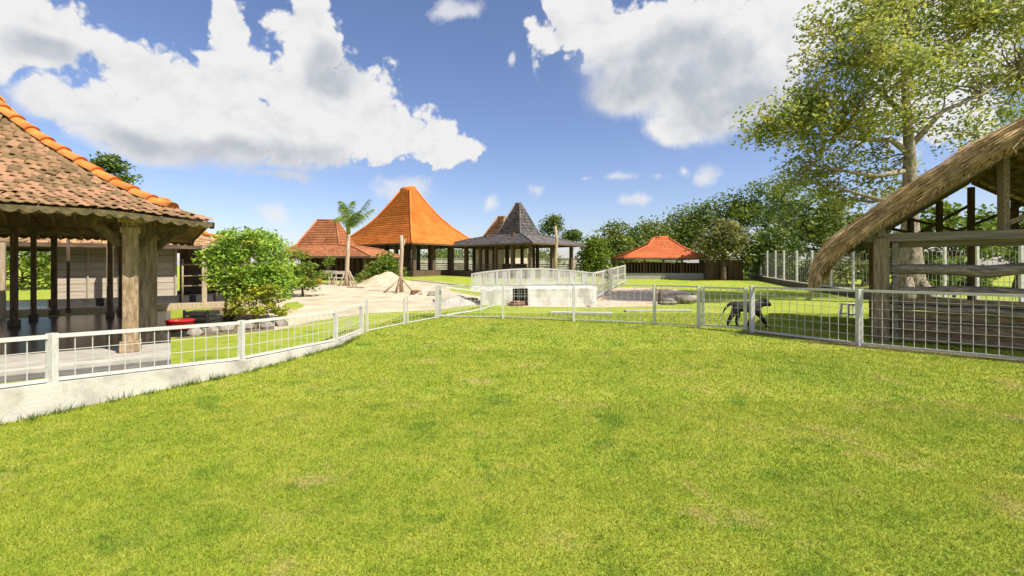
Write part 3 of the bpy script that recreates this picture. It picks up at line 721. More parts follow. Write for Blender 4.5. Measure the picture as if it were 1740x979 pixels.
# red-brown house at the left of the court
k1 = unit(1, -.16); k2 = unit(.16, 1); kc = Vector((-13.2, 35.5, 0))
rh = thing('brown_house', 'timber house with red brown tile roof and trapezoid crest behind the palm', 'house', (kc.x, kc.y, .4))
cc_ = kc + k1 * -1.35
joglo_roof(rh, [ring_pts(kc, k1, k2, 3.75, 3.0, 2.1), ring_pts(kc + k1 * -.6, k1, k2, 2.6, 1.9, 2.75), ring_pts(cc_, k1, k2, 1.75, 1.25, 2.98), ring_pts(cc_, k1, k2, .82, .06, 4.95)], M_rtile, .22, .24, M_rtile, ridge_w=.06)
platform(rh, kc, k1, k2, 3.1, 2.3, .2, .62)
MB().box(kc + EZ * 1.4 + k2 * .3, (5.2, 3.2, 1.6), (k1, k2, EZ)).build('wall', M_dark, rh)
for i in range(13):
    p = kc + k1 * (-2.6 + i * .43) - k2 * 1.34; bar_obj('wall_board', p + EZ * .62, p + EZ * 2.2, .36, .04, mat('red_brown_board', (.07, .035, .022), (.13, .07, .045), rough=.8, scale=6, stretch=(4, 4, 1), island=.3), rh)
posts_ring(rh, kc, k1, k2, 2.9, 2.1, 4, 2, .62, 2.15, .14, M_wood)
# vermilion roof hut at right
vc = Vector((11.6, 36.5, 0)); k1 = unit(1, -.06); k2 = unit(.06, 1)
vh = thing('brick_red_hut', 'low plank hut with vermilion tile roof at the foot of the wood', 'house', (vc.x, vc.y, .4))
vx = vc + k1 * .35
joglo_roof(vh, [ring_pts(vc, k1, k2, 3.1, 2.6, 2.02), ring_pts(vc + k1 * .1, k1, k2, 2.2, 1.7, 2.45), ring_pts(vx, k1, k2, 1.25, .95, 2.95), ring_pts(vx, k1, k2, .55, .1, 3.62)], M_r2tile, .22, .24, M_r2tile, ridge_w=.06)
MB().box(vc + EZ * .62 - k2 * 2.0, (5.9, .3, .5), (k1, k2, EZ)).build('base_wall', mat('grey_block', (.26, .25, .23), (.38, .36, .33), rough=.9, scale=4), vh)
for i in range(26):
    p = vc + k1 * (-2.85 + i * .228) - k2 * 1.98; bar_obj('wall_board', p + EZ * .87, p + EZ * 1.62, .2, .05, mat('brown_board', (.10, .055, .032), (.18, .105, .065), rough=.8, scale=6, stretch=(4, 4, 1), island=.3), vh)
MB().box(vc + EZ * 1.05 + k2 * 1.4, (5.6, .1, 1.3), (k1, k2, EZ)).build('back_wall', M_dark, vh)
for sx in (-1, 1): MB().box(vc + k1 * sx * 2.82 + EZ * 1.05 - k2 * .3, (.08, 3.4, 1.2), (k1, k2, EZ)).build('side_wall', M_dark, vh)
MB().add([vc + k1 * -2.1 - k2 * 1.93 + EZ * 2.1, vc + k1 * -2.1 - k2 * 1.93 + EZ * 1.85, vc + k1 * .9 - k2 * 1.93 + EZ * 1.62, vc + k1 * 1.0 - k2 * 1.93 + EZ * 1.75] + [vc + k1 * -2.1 - k2 * 1.9 + EZ * 2.1, vc + k1 * -2.1 - k2 * 1.9 + EZ * 1.85, vc + k1 * .9 - k2 * 1.9 + EZ * 1.62, vc + k1 * 1.0 - k2 * 1.9 + EZ * 1.75], [(0, 1, 2, 3), (7, 6, 5, 4), (0, 4, 5, 1), (1, 5, 6, 2), (2, 6, 7, 3), (3, 7, 4, 0)]).build('sky_gap_panel', M_plas, vh)  # white panel stands in for bright sky seen through the eave gap
for i in range(5):
    p = vc + k1 * (-2.8 + 1.4 * i) - k2 * 1.9; bar_obj('post', p + EZ * .85, p + EZ * 2.1, .12, .12, M_dark, vh)
# lean-to shed beside it
s0 = on(1232, 33.5); sh = thing('plank_shed', 'dark plank shed with tan door beside the vermilion hut', 'shed', s0)
MB().box(s0 + EZ * .75 + k2 * .6, (2.6, 1.2, 1.5), (k1, k2, EZ)).build('wall', M_dark, sh)
for i in range(6): bar_obj('wall_board', s0 + k1 * (-1.1 + i * .42) + EZ * .02 - k2 * .03, s0 + k1 * (-1.1 + i * .42) + EZ * 1.0 - k2 * .03, .38, .04, MATS['brown_board'], sh)
MB().box(s0 + EZ * 1.58 + k2 * .6, (3.0, 1.6, .08), (k1, k2, EZ)).build('roof', M_wood, sh)

# ------------------------------------------------------------------ white bridge
M_white = mat('white_wash', (.46, .43, .37), (.74, .73, .69), rough=.88, scale=2.0, bump=.35, bscale=30, c3=(.68, .67, .63), stretch=(1, 1, .5))
br = thing('white_bridge', 'small arched white footbridge with rendered abutments and pale railing', 'bridge', (.8, 18, 0))
def bridge_z(x): return .60 + .12 * (1 - ((x - .9) / 2.6) ** 2)
yb = 17.6
def slab(mb, x0, x1, y0, y1, zb, zt0, zt1):
    mb.add([(x0, y0, zb), (x1, y0, zb), (x1, y1, zb), (x0, y1, zb), (x0, y0, zt0), (x1, y0, zt1), (x1, y1, zt1), (x0, y1, zt0)],
           [(3, 2, 1, 0), (4, 5, 6, 7), (0, 1, 5, 4), (1, 2, 6, 5), (2, 3, 7, 6), (3, 0, 4, 7)])
mb = MB(); slab(mb, .58, 3.08, yb - 1.0, yb + 1.2, -.1, .64, .66); mb.build('abutment', M_white, br, bevel=.02)
mb = MB(); slab(mb, -1.15, .02, yb - .7, yb + 1.2, -.1, .50, .62); mb.build('abutment', M_white, br, bevel=.02)
mb = MB(); xs = np.linspace(-1.55, 3.2, 14)
for i in range(13):
    slab(mb, xs[i], xs[i + 1], yb - .62, yb + 1.25, bridge_z((xs[i] + xs[i + 1]) / 2) - .1, bridge_z(xs[i]) + .03, bridge_z(xs[i + 1]) + .03)
mb.build('deck', M_white, br)
for sy in (yb - .58, yb + 1.2):
    top = lambda x: bridge_z(x) + .52 + .10 * (1 - ((x - .9) / 2.6) ** 2)
    xs = np.linspace(-1.5, 3.1, 11)
    for x in xs: bar_obj('railing_post', (x, sy, bridge_z(x) + .03), (x, sy, top(x) + .02), .05, .05, M_paint, br)
    for i in range(10):
        bar_obj('hand_rail', (xs[i], sy, top(xs[i])), (xs[i + 1], sy, top(xs[i + 1])), .05, .045, M_paint, br)
        bar_obj('foot_rail', (xs[i], sy, bridge_z(xs[i]) + .09), (xs[i + 1], sy, bridge_z(xs[i + 1]) + .09), .04, .04, M_paint, br)
    mb = MB()
    for x in np.arange(-1.45, 3.1, .052): mb.bar((x, sy, bridge_z(x) + .08), (x, sy, top(x)), .022, .022)
    tag(mb.build('balusters', M_paint, br), kind='stuff')
for i in range(4): bar_obj('grille_bar', (.08 + i * .14, yb - .35, .2), (.08 + i * .14, yb - .35, .55), .03, .03, M_paint, br)
for z in (.3, .42): bar_obj('grille_bar', (.02, yb - .36, z), (.56, yb - .36, z), .03, .03, M_paint, br)
MB().box((.3, yb + .4, .28), (.56, .1, .56)).build('culvert', M_blk, br)  # black panel painted as the shade inside the opening
fence('white_railing', 'white railing from the bridge back towards the vermilion hut', [tuple(on(1008, 18.3)) + (1.16,), tuple(on(1024, 21)) + (1.2,), tuple(on(1038, 24)) + (1.28,), tuple(on(1050, 27)) + (1.36,), tuple(on(1062, 30)) + (1.45,)], cell=.55, cellh=.9, pw=.08, rail=.06, wire=.03, gap=.15)

# ------------------------------------------------------------------ thatched hut
P0 = Vector((7.3, 9.0, 0)); TU = Vector((.8, -.6, 0)); TV = Vector((.6, .8, 0)); tax = (TU, TV, EZ)
def hp(t, b, z=0.0): return P0 + TU * t + TV * b + Vector((0, 0, z))
AP = 1.87; SP = AP * 2; DEP = 4.2
hut = thing('thatched_hut', 'open log hut with thick straw thatch roof beside the fence', 'hut', hp(AP, 2))
for (t, b, w) in ((0, 0, .25), (SP, 0, .25), (0, DEP, .2), (SP, DEP, .2), (0, 2.1, .2), (SP, 2.1, .2)):
    MB().box(hp(t, b, 1.0), (w, w, 2.05), tax).build('post', M_wood, hut, bevel=.015)
MB().box(hp(.21, .03, .98), (.1, .14, 1.9), tax).build('post_board', M_woodh, hut, bevel=.008)
for b, z, h in ((-.02, 2.03, .16), (.25, 1.9, .12), (DEP, 2.03, .14)):
    bar_obj('beam', hp(-.25, b, z), hp(SP + .25, b, z), .16, h, M_woodh, hut)
for t in (0, SP): bar_obj('beam', hp(t, -.2, 2.12), hp(t, DEP + .2, 2.12), .13, .12, M_woodh, hut)
def log(a, b, r, name='log_rail', m=M_woodh, wob=.035, n=9):
    a, b = Vector(a), Vector(b); pts, rad = [], []
    for i in range(n):
        t = i / (n - 1); pts.append(a.lerp(b, t) + Vector((0, 0, random.uniform(-1, 1) * wob))); rad.append(r * random.uniform(.85, 1.2))
    return MB().tube(pts, rad, 9).build(name, m, hut, True)
log(hp(.1, .02, 1.42), hp(SP, .02, 1.40), .115, wob=.045)
log(hp(.1, .02, 1.03), hp(SP, .02, 1.01), .075)
for z, h, b in ((.80, .12, .06), (.55, .14, .02), (.31, .14, .06), (.10, .11, .0)): bar_obj('plank', hp(.05, b, z), hp(SP, b, z - .01), .05, h, M_wood, hut)
log(hp(.1, -.08, .68), hp(SP, -.08, .62), .05)
for z in (1.42, 1.1, .8, .5, .25): bar_obj('plank', hp(0, .1, z), hp(0, DEP, z), .05, .15, M_wood, hut)
for z in (.5, .8): bar_obj('plank', hp(.1, DEP, z), hp(SP, DEP, z), .05, .12, M_dark, hut)
MB().prism([hp(.1, .15), hp(SP, .15), hp(SP, DEP), hp(.1, DEP)], .0, .30).build('floor', M_soff, hut)
bar_obj('king_post', hp(AP - .2, 0, 2.1), hp(AP - .2, 0, 3.42), .11, .11, M_wood, hut)
for t in (.75, 1.3, AP, 2.6): bar_obj('gable_post', hp(t, DEP - .1, .3 if t == AP else 2.1), hp(t, DEP - .1, min(2.15 + (AP - abs(AP - t)) * .74, 3.4)), .1, .1, M_dark, hut)
for (t0, z0, t1, z1) in ((-.1, 2.6, 1.6, 2.05), (.2, 2.9, 2.2, 2.1), (.6, 2.1, 1.9, 3.0), (1.2, 2.1, 2.8, 2.95), (2.2, 2.1, 3.3, 2.6)):
    bar_obj('brace', hp(t0, DEP - .16, z0), hp(t1, DEP - .16, z1), .06, .07, M_dark, hut)
bar_obj('brace', hp(AP - .2, .03, 2.2), hp(AP + .9, .03, 2.75), .07, .08, M_wood, hut)
# thatch section (t, z): upper and lower line from ridge to eave, mirrored
UP = [(1.87, 3.97), (1.2, 3.55), (.6, 3.12), (.0, 2.68), (-.62, 2.16), (-.92, 1.87), (-1.10, 1.55), (-1.16, 1.32)]
LO = [(1.87, 3.62), (1.2, 3.20), (.6, 2.78), (.0, 2.36), (-.56, 1.90), (-.80, 1.68), (-.93, 1.50), (-1.02, 1.32)]
B0, B1 = -.42, DEP + .45
for sgn in (1, -1):
    mb = MB(); n = len(UP); f = (lambda t: t) if sgn == 1 else (lambda t: 2 * AP - t)
    vs = []
    for b in (B0, B1): vs += [hp(f(t), b, z) for t, z in UP] + [hp(f(t), b, z) for t, z in LO]
    fs = []
    for i in range(n - 1):
        fs += [(i, i + 1, 2 * n + i + 1, 2 * n + i), (n + i, 3 * n + i, 3 * n + i + 1, n + i + 1), (i, n + i, n + i + 1, i + 1), (2 * n + i, 2 * n + i + 1, 3 * n + i + 1, 3 * n + i)]
    fs.append((n - 1, 2 * n - 1, 4 * n - 1, 3 * n - 1)); mb.add(vs, fs).build('thatch_body', M_thbase, hut)
# straw
ut = np.array([p[0] for p in UP]); uz = np.array([p[1] for p in UP]); us = np.concatenate([[0], np.cumsum(np.hypot(np.diff(ut), np.diff(uz)))])
lt = np.array([p[0] for p in LO]); lz = np.array([p[1] for p in LO]); ls = np.concatenate([[0], np.cumsum(np.hypot(np.diff(lt), np.diff(lz)))])
tun, tvn = np.array(TU), np.array(TV); p0n = np.array(P0)
def straw(n, sgn, where):
    s = rng.uniform(0, 1, n); ln = rng.uniform(.25, .6, n)
    if where == 'top': b = rng.uniform(B0, B1, n); w0 = np.zeros(n)
    elif where == 'loose': b = rng.uniform(B0, B0 + 2.2, n); w0 = np.zeros(n)
    elif where == 'rake': b = B0 - rng.uniform(-.02, .07, n); w0 = rng.uniform(0, 1, n)
    elif where == 'back': b = B1 + rng.uniform(-.02, .07, n); w0 = rng.uniform(0, 1, n)
    else: b = rng.uniform(B0 - .06, B1, n); w0 = rng.uniform(0, 1, n); s = rng.uniform(.8, .97, n); ln = rng.uniform(.2, .45, n)
    def pos(s, w):
        t = np.interp(s * us[-1], us, ut) * (1 - w) + np.interp(s * ls[-1], ls, lt) * w; z = np.interp(s * us[-1], us, uz) * (1 - w) + np.interp(s * ls[-1], ls, lz) * w
        return t, z
    s2 = s + ln / us[-1]; over = np.clip(s2 - 1, 0, 1) * us[-1]; s2 = np.minimum(s2, 1)
    t0, z0 = pos(s, w0); t1, z1 = pos(s2, np.clip(w0 + rng.normal(size=n) * .12, -.05, 1.1)); z1 = z1 - over * .75 - np.abs(rng.normal(size=n)) * .025 * (where != 'top'); t1 = t1 + rng.normal(size=n) * .02
    h = np.abs(rng.normal(size=n)) * .025 + .004 if where == 'top' else np.zeros(n)
    b2 = b + rng.normal(size=n) * .06
    if where == 'fringe':
        w0 = rng.uniform(.75, 1.05, n); s = rng.uniform(.02, .99, n); b = B0 - rng.uniform(-.1, .06, n); t0, z0 = pos(s, w0); hl = rng.uniform(.05, .22, n)
        t1 = t0 - hl * .35 + rng.normal(size=n) * .05; z1 = z0 - hl; b2 = b - rng.uniform(-.03, .08, n); h = np.zeros(n)
    if where == 'loose': h = np.abs(rng.normal(size=n)) * .05
    if sgn < 0: t0, t1 = 2 * AP - t0, 2 * AP - t1
    def W(t, b, z): return p0n[None] * np.array([[1, 1, 0]]) + t[:, None] * tun + b[:, None] * tvn + np.stack([0 * z, 0 * z, z], 1)
    A, B = W(t0, b, z0 + h * .3), W(t1, b2, z1 + h)
    d = B - A; d /= np.linalg.norm(d, axis=1)[:, None]; sd = np.cross(d, rng.normal(size=(n, 3))); sd /= np.linalg.norm(sd, axis=1)[:, None]
    w = rng.uniform(.004, .013, n)[:, None]
    V = np.empty((n, 4, 3)); V[:, 0] = A - sd * w; V[:, 1] = A + sd * w; V[:, 2] = B + sd * w * .4; V[:, 3] = B - sd * w * .4
    return V.reshape(-1, 3)
VV = np.concatenate([straw(9000, 1, 'top'), straw(6500, 1, 'rake'), straw(1500, 1, 'fringe'), straw(900, 1, 'loose'), straw(500, -1, 'fringe'), straw(4200, 1, 'eave'), straw(2500, -1, 'top'), straw(2500, -1, 'rake'), straw(900, -1, 'eave'), straw(1500, 1, 'back')])
tag(np_mesh('straw', VV, np.arange(len(VV)).reshape(-1, 4), M_thatch, hut), kind='stuff')
M_bam = mat('bamboo', (.15, .10, .055), (.27, .19, .11), rough=.7, scale=5)
def lo_at(s): return float(np.interp(s * ls[-1], ls, lt)), float(np.interp(s * ls[-1], ls, lz))
for sgn in (1, -1):
    f = (lambda t: t) if sgn == 1 else (lambda t: 2 * AP - t)
    for i in range(1, 17):
        t, z = lo_at(i / 21); bar_obj('batten', hp(f(t), B0 + .03, z - .02), hp(f(t), B1 - .03, z - .02), .035, .03, M_bam, hut)
    for b in np.linspace(B0 + .12, DEP, 7):
        a, c = lo_at(.01), lo_at(.8); bar_obj('rafter', hp(f(a[0]), b, a[1] - .075), hp(f(c[0]), b, c[1] - .075), .07, .075, M_wood, hut)

# ------------------------------------------------------------------ tall white post fence at the right rear
tp = [(1275, 36), (1284, 34.4), (1293, 32.8), (1304, 31.2), (1318, 29.6), (1332, 28), (1354, 26.2), (1380, 24.4), (1412, 22.6), (1450, 20.8), (1497, 19.0), (1552, 17.6), (1605, 16.2), (1660, 15.2), (1735, 14.2), (1810, 13.2)]
tf_ = thing('tall_fence', 'tall fence of white posts and thin wires on a dark low wall under the trees', 'fence', on(1275, 36))
wallm = mat('mossy_wall', (.075, .06, .045), (.15, .125, .095), rough=.9, scale=4, bump=.4)
for i, (px, D) in enumerate(tp):
    p = on(px, D); bar_obj('post', p, p + EZ * 2.15, .085, .085, M_paint, tf_)
    if i:
        q = on(*tp[i - 1]); bar_obj('base_wall', q + EZ * .14, p + EZ * .14, .14, .34, wallm, tf_); bar_obj('coping', q + EZ * .33, p + EZ * .33, .2, .04, M_pale, tf_)
        for z in (.6, .95, 1.3, 1.65, 2.0): bar_obj('wire', q + EZ * z, p + EZ * z, .012, .012, M_iron, tf_)
        for f in np.linspace(.12, .88, 7): a = q.lerp(p, f); bar_obj('wire', a + EZ * .35, a + EZ * 2.0, .010, .010, M_iron, tf_)

# ------------------------------------------------------------------ trees and plants
LM_big = leafmat('leaf_big', (0.131, 0.208, 0.054), (0.614, 0.548, 0.106), (0.328, 0.372, 0.08), .45)
LM_dark = leafmat('leaf_dark', (0.061, 0.108, 0.022), (0.204, 0.257, 0.044), (0.119, 0.176, 0.031), .25, .6)
LM_mid = leafmat('leaf_mid', (0.079, 0.139, 0.022), (0.264, 0.297, 0.047), (0.158, 0.213, 0.034), .3, .6)
LM_lime = leafmat('leaf_lime', (.10, .18, .016), (.26, .31, .035), (.17, .25, .025), .4)
LM_bush = leafmat('leaf_bush', (0.127, 0.256, 0.032), (0.535, 0.612, 0.083), (0.285, 0.434, 0.052), .35, 2)
LM_yel = leafmat('leaf_yellow', (0.2, 0.275, 0.026), (0.575, 0.493, 0.046), (0.375, 0.406, 0.039), .3, 6)
LM_or = leafmat('leaf_orange', (.34, .22, .03), (.60, .33, .06), (.50, .32, .04), .3, 4)
LM_pale = leafmat('leaf_purple', (0.137, 0.155, 0.055), (0.346, 0.309, 0.1), (0.218, 0.237, 0.064), .3, .8)
# large tree behind the hut
bt_ = on(1545, 17.5)
D = 17.5
bl = blobs_px([(1450, 30, 75, 45, 20), (1560, -40, 150, 60, 30), (1570, 40, 100, 45, 24), (1670, 30, 90, 55, 26), (1400, 150, 48, 40, 12, -.5), (1520, 125, 95, 42, 28, -1.5), (1600, 120, 80, 40, 18, .5),
               (1335, 205, 60, 28, 14, -.5), (1425, 205, 85, 38, 26, -1), (1510, 215, 60, 40, 14, .5), (1385, 268, 55, 22, 9, .8), (1465, 285, 70, 30, 12, 1.2), (1380, 310, 50, 22, 11, 1.5),
               (1700, 130, 60, 40, 14, 1), (1620, 235, 45, 25, 6, 1), (1640, 190, 40, 22, 4, 1), (1430, 90, 60, 30, 12), (1300, 228, 30, 14, 6), (1360, 180, 36, 22, 7, -.4), (1740, 60, 60, 60, 18, 1), (1740, 200, 50, 25, 10, 2), (1480, 70, 50, 40, 12, -1.5), (1620, -20, 120, 50, 24), (1560, 320, 50, 22, 6, 2), (1480, 340, 60, 22, 8, 1.5)], D, 1.0)
t = thing('spreading_tree', 'tall spreading tree with pale trunk and loose yellow green leaves behind thatched hut', 'tree', bt_)
cl, pts = crown_points(bl, 92, .47)
V, Q = leaf_quads(pts, .175, .095, up=.5); np_mesh('crown', V, Q, LM_big, t)
mb = MB()
zt = lambda px, py, d=0: at(px, py, D + d)
trunk = [bt_ - EZ * .1, zt(1548, 470), zt(1548, 420), zt(1545, 340), zt(1546, 262), zt(1541, 200), zt(1536, 110), zt(1545, 20), zt(1555, -60)]
mb.tube(trunk, [.66, .44, .32, .24, .19, .15, .11, .08, .05], 12)
main = [[(1546, 262), (1515, 238), (1470, 238), (1420, 230), (1360, 226), (1310, 222)], [(1541, 200), (1500, 160), (1450, 110), (1420, 60)], [(1538, 130), (1600, 90), (1660, 40)],
        [(1546, 250), (1600, 190), (1670, 160), (1730, 120)], [(1540, 290), (1490, 300), (1430, 290), (1380, 280)], [(1543, 320), (1500, 340), (1460, 330), (1400, 310)], [(1541, 60), (1500, 10), (1470, -30)], [(1546, 340), (1600, 290), (1660, 230)]]
ends = []
for k_, path in enumerate(main):
    dd = random.uniform(-1.5, 1.5); pp = [zt(x, y, dd * i / len(path)) for i, (x, y) in enumerate(path)]
    mb.tube(pp, [.12 * (1 - .8 * i / (len(pp) - 1)) for i in range(len(pp))], 7); ends += pp[1:]
for c in cl:
    c = Vector(c); e = min(ends + trunk[3:], key=lambda q: (q - c).length)
    if (e - c).length > .3: limb(mb, e, c, .045, .012, .07, 4, 4)
mb.build('trunk', M_bark, t, True)
mb = MB()
for a in np.linspace(0, 6, 7):
    d = Vector((math.cos(a), math.sin(a), 0)); mb.tube([bt_ + d * .35 + EZ * 1.0, bt_ + d * .65 + EZ * .35, bt_ + d * 1.15 - EZ * .05], [.12, .2, .1], 7)
mb.build('root_flare', M_bark, t, True)
# wood at the right rear
wood = [(1010, 430, 20, 34, 40, LM_lime, 'yellow green young tree at the corner of the grey pavilion', .3), (1044, 412, 24, 34, 44, LM_mid, 'slim mid green tree between grey pavilion and vermilion hut', .3),
        (1075, 420, 30, 34, 50, LM_dark, 'dark round tree behind the left end of the vermilion roof', .34), (1103, 402, 34, 34, 54, LM_mid, 'bushy tree rising over the vermilion eave', .34),
        (1150, 392, 40, 32, 56, LM_mid, 'dark tree directly behind the vermilion ridge', .36), (1190, 378, 42, 38, 56, LM_dark, 'broad green tree behind the right half of the vermilion hut', .36),
        (1238, 365, 50, 36, 56, LM_dark, 'tall dark tree over the plank shed', .38), (1298, 344, 58, 42, 54, LM_mid, 'tall dense dark tree topping the wood', .38),
        (1350, 362, 64, 56, 40, LM_dark, 'large dense tree behind the tall white fence posts', .34), (1405, 375, 64, 56, 34, LM_mid, 'olive green tree left of the thatch eave', .32),
        (1230, 405, 38, 30, 33, LM_pale, 'purple tinged tree overhanging the plank shed roof', .28), (1310, 420, 48, 30, 33, LM_dark, 'low dark tree shading the tall white fence', .28),
        (1470, 400, 60, 42, 28, LM_mid, 'green tree behind the thatch eave and pale trunk', .28), (1625, 385, 85, 52, 23, LM_lime, 'lime green shrubby tree behind the thatched hut', .26), (1730, 395, 60, 50, 26, LM_mid, 'green tree behind the far side of the hut', .28)]
for (px, py, rx, ry, Dt, lm, lab, lf) in wood:
    b = blobs_px([(px, py, rx * .75, ry * .75, 20), (px - rx * .55, py + ry * .35, rx * .5, ry * .55, 11), (px + rx * .55, py + ry * .3, rx * .5, ry * .55, 11), (px + rx * .1, py - ry * .5, rx * .5, ry * .5, 10), (px, py + ry * .8, rx * .9, ry * .45, 11)], Dt)
    tree('woodland_tree', lab, 'tree', on(px, Dt), b, 62, Dt * .0135, lf, lf * .55, lm, .2, nb=12, group='trees of the wood')
# trees behind the court and at the left
for (px, py, rx, ry, Dt, lm, lab, lf) in [(937, 383, 14, 18, 52, LM_dark, 'small dark leaved tree showing over the grey pavilion eave', .3), (972, 402, 9, 8, 55, LM_dark, 'tiny dark treetop peeking over the grey eave tip', .3),
        (790, 432, 60, 16, 58, LM_lime, 'bright green shrubs seen through the grey pavilion posts', .3), (870, 434, 50, 16, 58, LM_lime, 'bright green bush seen behind the pavilion counter', .3),
        (180, 290, 42, 26, 27, LM_dark, 'dark tree showing over the hip of the old tile roof', .26), (35, 452, 70, 50, 25, LM_lime, 'bright lime bush seen through the pavilion posts', .28),
        (-50, 445, 60, 52, 25, LM_lime, 'tall lime shrub at the far side of the pavilion', .28), (438, 412, 52, 20, 30, LM_bush, 'fresh green tree behind the round bush tree', .22), (378, 415, 30, 22, 26, LM_bush, 'fresh green tree beside the pavilion eave', .2),
        (655, 452, 24, 22, 31, LM_lime, 'glossy lime green shrub in front of orange pavilion', .24), (740, 432, 40, 14, 60, LM_mid, 'distant green bush seen under the orange roof', .3), (920, 440, 40, 14, 60, LM_mid, 'distant green hedge seen under the grey roof', .3)]:
    b = blobs_px([(px, py, rx * .7, ry * .8, 16), (px - rx * .55, py + ry * .25, rx * .5, ry * .6, 9), (px + rx * .55, py + ry * .3, rx * .5, ry * .6, 9), (px + rx * .15, py - ry * .45, rx * .45, ry * .5, 8)], Dt)
    tree('garden_tree', lab, 'tree', on(px, Dt), b, 46, Dt * .011, lf, lf * .5, lm, .11, nb=9, group='garden trees')
cw = thing('boundary_wall', 'pale rendered boundary wall far behind the open pavilions', 'wall', on(820, 57))
MB().bar(on(560, 57) + EZ * .75, on(1030, 55) + EZ * .75, .25, 1.7).build('wall_body', M_rend, cw)
bar_obj('coping', on(560, 57) + EZ * 1.64, on(1030, 55) + EZ * 1.64, .35, .08, M_pale, cw)
for (px, py, rx, ry, Dt, lm, lab) in [(1320, 462, 40, 14, 34, LM_dark, 'dark low shrub behind the far end of the tall white fence'), (1385, 462, 45, 16, 31, LM_mid, 'olive low shrub behind the middle of the tall white fence'), (1440, 462, 45, 20, 27, LM_pale, 'dry brownish shrub behind the tall fence beside the thatch eave'),
        (1290, 462, 30, 12, 39, LM_dark, 'dark shrub between plank shed and tall fence'), (1560, 455, 60, 26, 24, LM_pale, 'dull shrub behind the pale trunk'), (1100, 455, 60, 12, 46, LM_dark, 'dark hedge behind the plank hut'), (1620, 470, 50, 22, 19, LM_lime, 'lime bush seen between the hut rails')]:
    b = blobs_px([(px - rx * .5, py, rx * .6, ry, 14), (px + rx * .5, py, rx * .6, ry, 14), (px, py - ry * .4, rx * .5, ry, 10)], Dt)
    tree('shrub', lab, 'shrub', on(px, Dt), b, 42, Dt * .012, .26, .13, lm, .06, nb=8, group='shrubs along the rear fence')
# round bush tree in front of the plank house
bb = gp(388, 546); D = bb.y
b = blobs_px([(425, 452, 62, 42, 46), (375, 440, 28, 30, 18, -.3), (470, 465, 34, 36, 22, .2), (425, 415, 48, 22, 22), (395, 480, 40, 26, 20, -.3), (455, 490, 34, 24, 16, -.3)], D, 1.0)
tree('round_tree', 'dense round bushy green tree with several thin stems by the pavilion corner', 'tree', bb, b, 62, .16, .125, .05, LM_bush, .045, nb=24, stems=4, fork=.75)
cb = gp(440, 549); b = blobs_px([(440, 512, 44, 24, 26), (410, 525, 24, 18, 10), (468, 528, 20, 16, 10), (450, 492, 28, 14, 10)], cb.y, 1.0)
tree('croton_shrub', 'yellow and green croton shrub under the round tree', 'shrub', cb, b, 34, .10, .11, .045, LM_yel, .025, nb=14, stems=3, fork=.25)
lb = on(515, 21); b = blobs_px([(505, 450, 30, 26, 16), (520, 472, 34, 20, 16), (488, 470, 20, 26, 10)], 21)
tree('lime_shrub', 'lime green broad leaved shrub beside the brown house', 'shrub', lb, b, 40, .22, .2, .08, LM_lime, .06, nb=10, fork=.6)
for i, (px, D) in enumerate(((472, 24), (488, 25.5), (503, 26.5), (520, 27), (537, 27.5))):
    p = on(px, D); t = tree('croton_plant', 'low orange leaved croton in the bed before the brown house', 'plant', p, [((p.x, p.y, p.z + .3), .3, .3, .22, 12)], 16, .09, .16, .06, LM_or, .02, nb=8, fork=p.z + .12, group='orange crotons in a row')
for i, (px, D, h) in enumerate(((622, 30, .5), (612, 29.5, .35), (640, 31, .4), (560, 30, 1.4))):
    p = on(px, D); tree('garden_plant', ['spiky lime plant beside the palm props', 'small lime plant at the palm foot', 'low lime plant beside the sand heap', 'young lime sapling before the brown house wall'][i], 'plant', p, [((p.x, p.y, p.z + h), .3, .3, .3, 10)], 18, .12, .28, .07, LM_lime, .03, nb=8, fork=p.z + h * .5)
for i, (px, py) in enumerate(((355, 566), (385, 563), (420, 560), (452, 558), (478, 554), (330, 570))):
    p = gp(px, py); me = bmesh.new(); bmesh.ops.create_icosphere(me, subdivisions=2, radius=.16)
    for v in me.verts: v.co = Vector((v.co.x * random.uniform(1, 1.3), v.co.y * 1.0, v.co.z * .75)) * random.uniform(.88, 1.1) + p + EZ * .05
    mm = bpy.data.meshes.new('border_stone'); me.to_mesh(mm); me.free(); mm.materials.append(M_rock)
    tag(link(bpy.data.objects.new('border_stone', mm)), 'dark rough stone edging the garden bed under the round tree', 'stone', 'stones edging the garden bed')

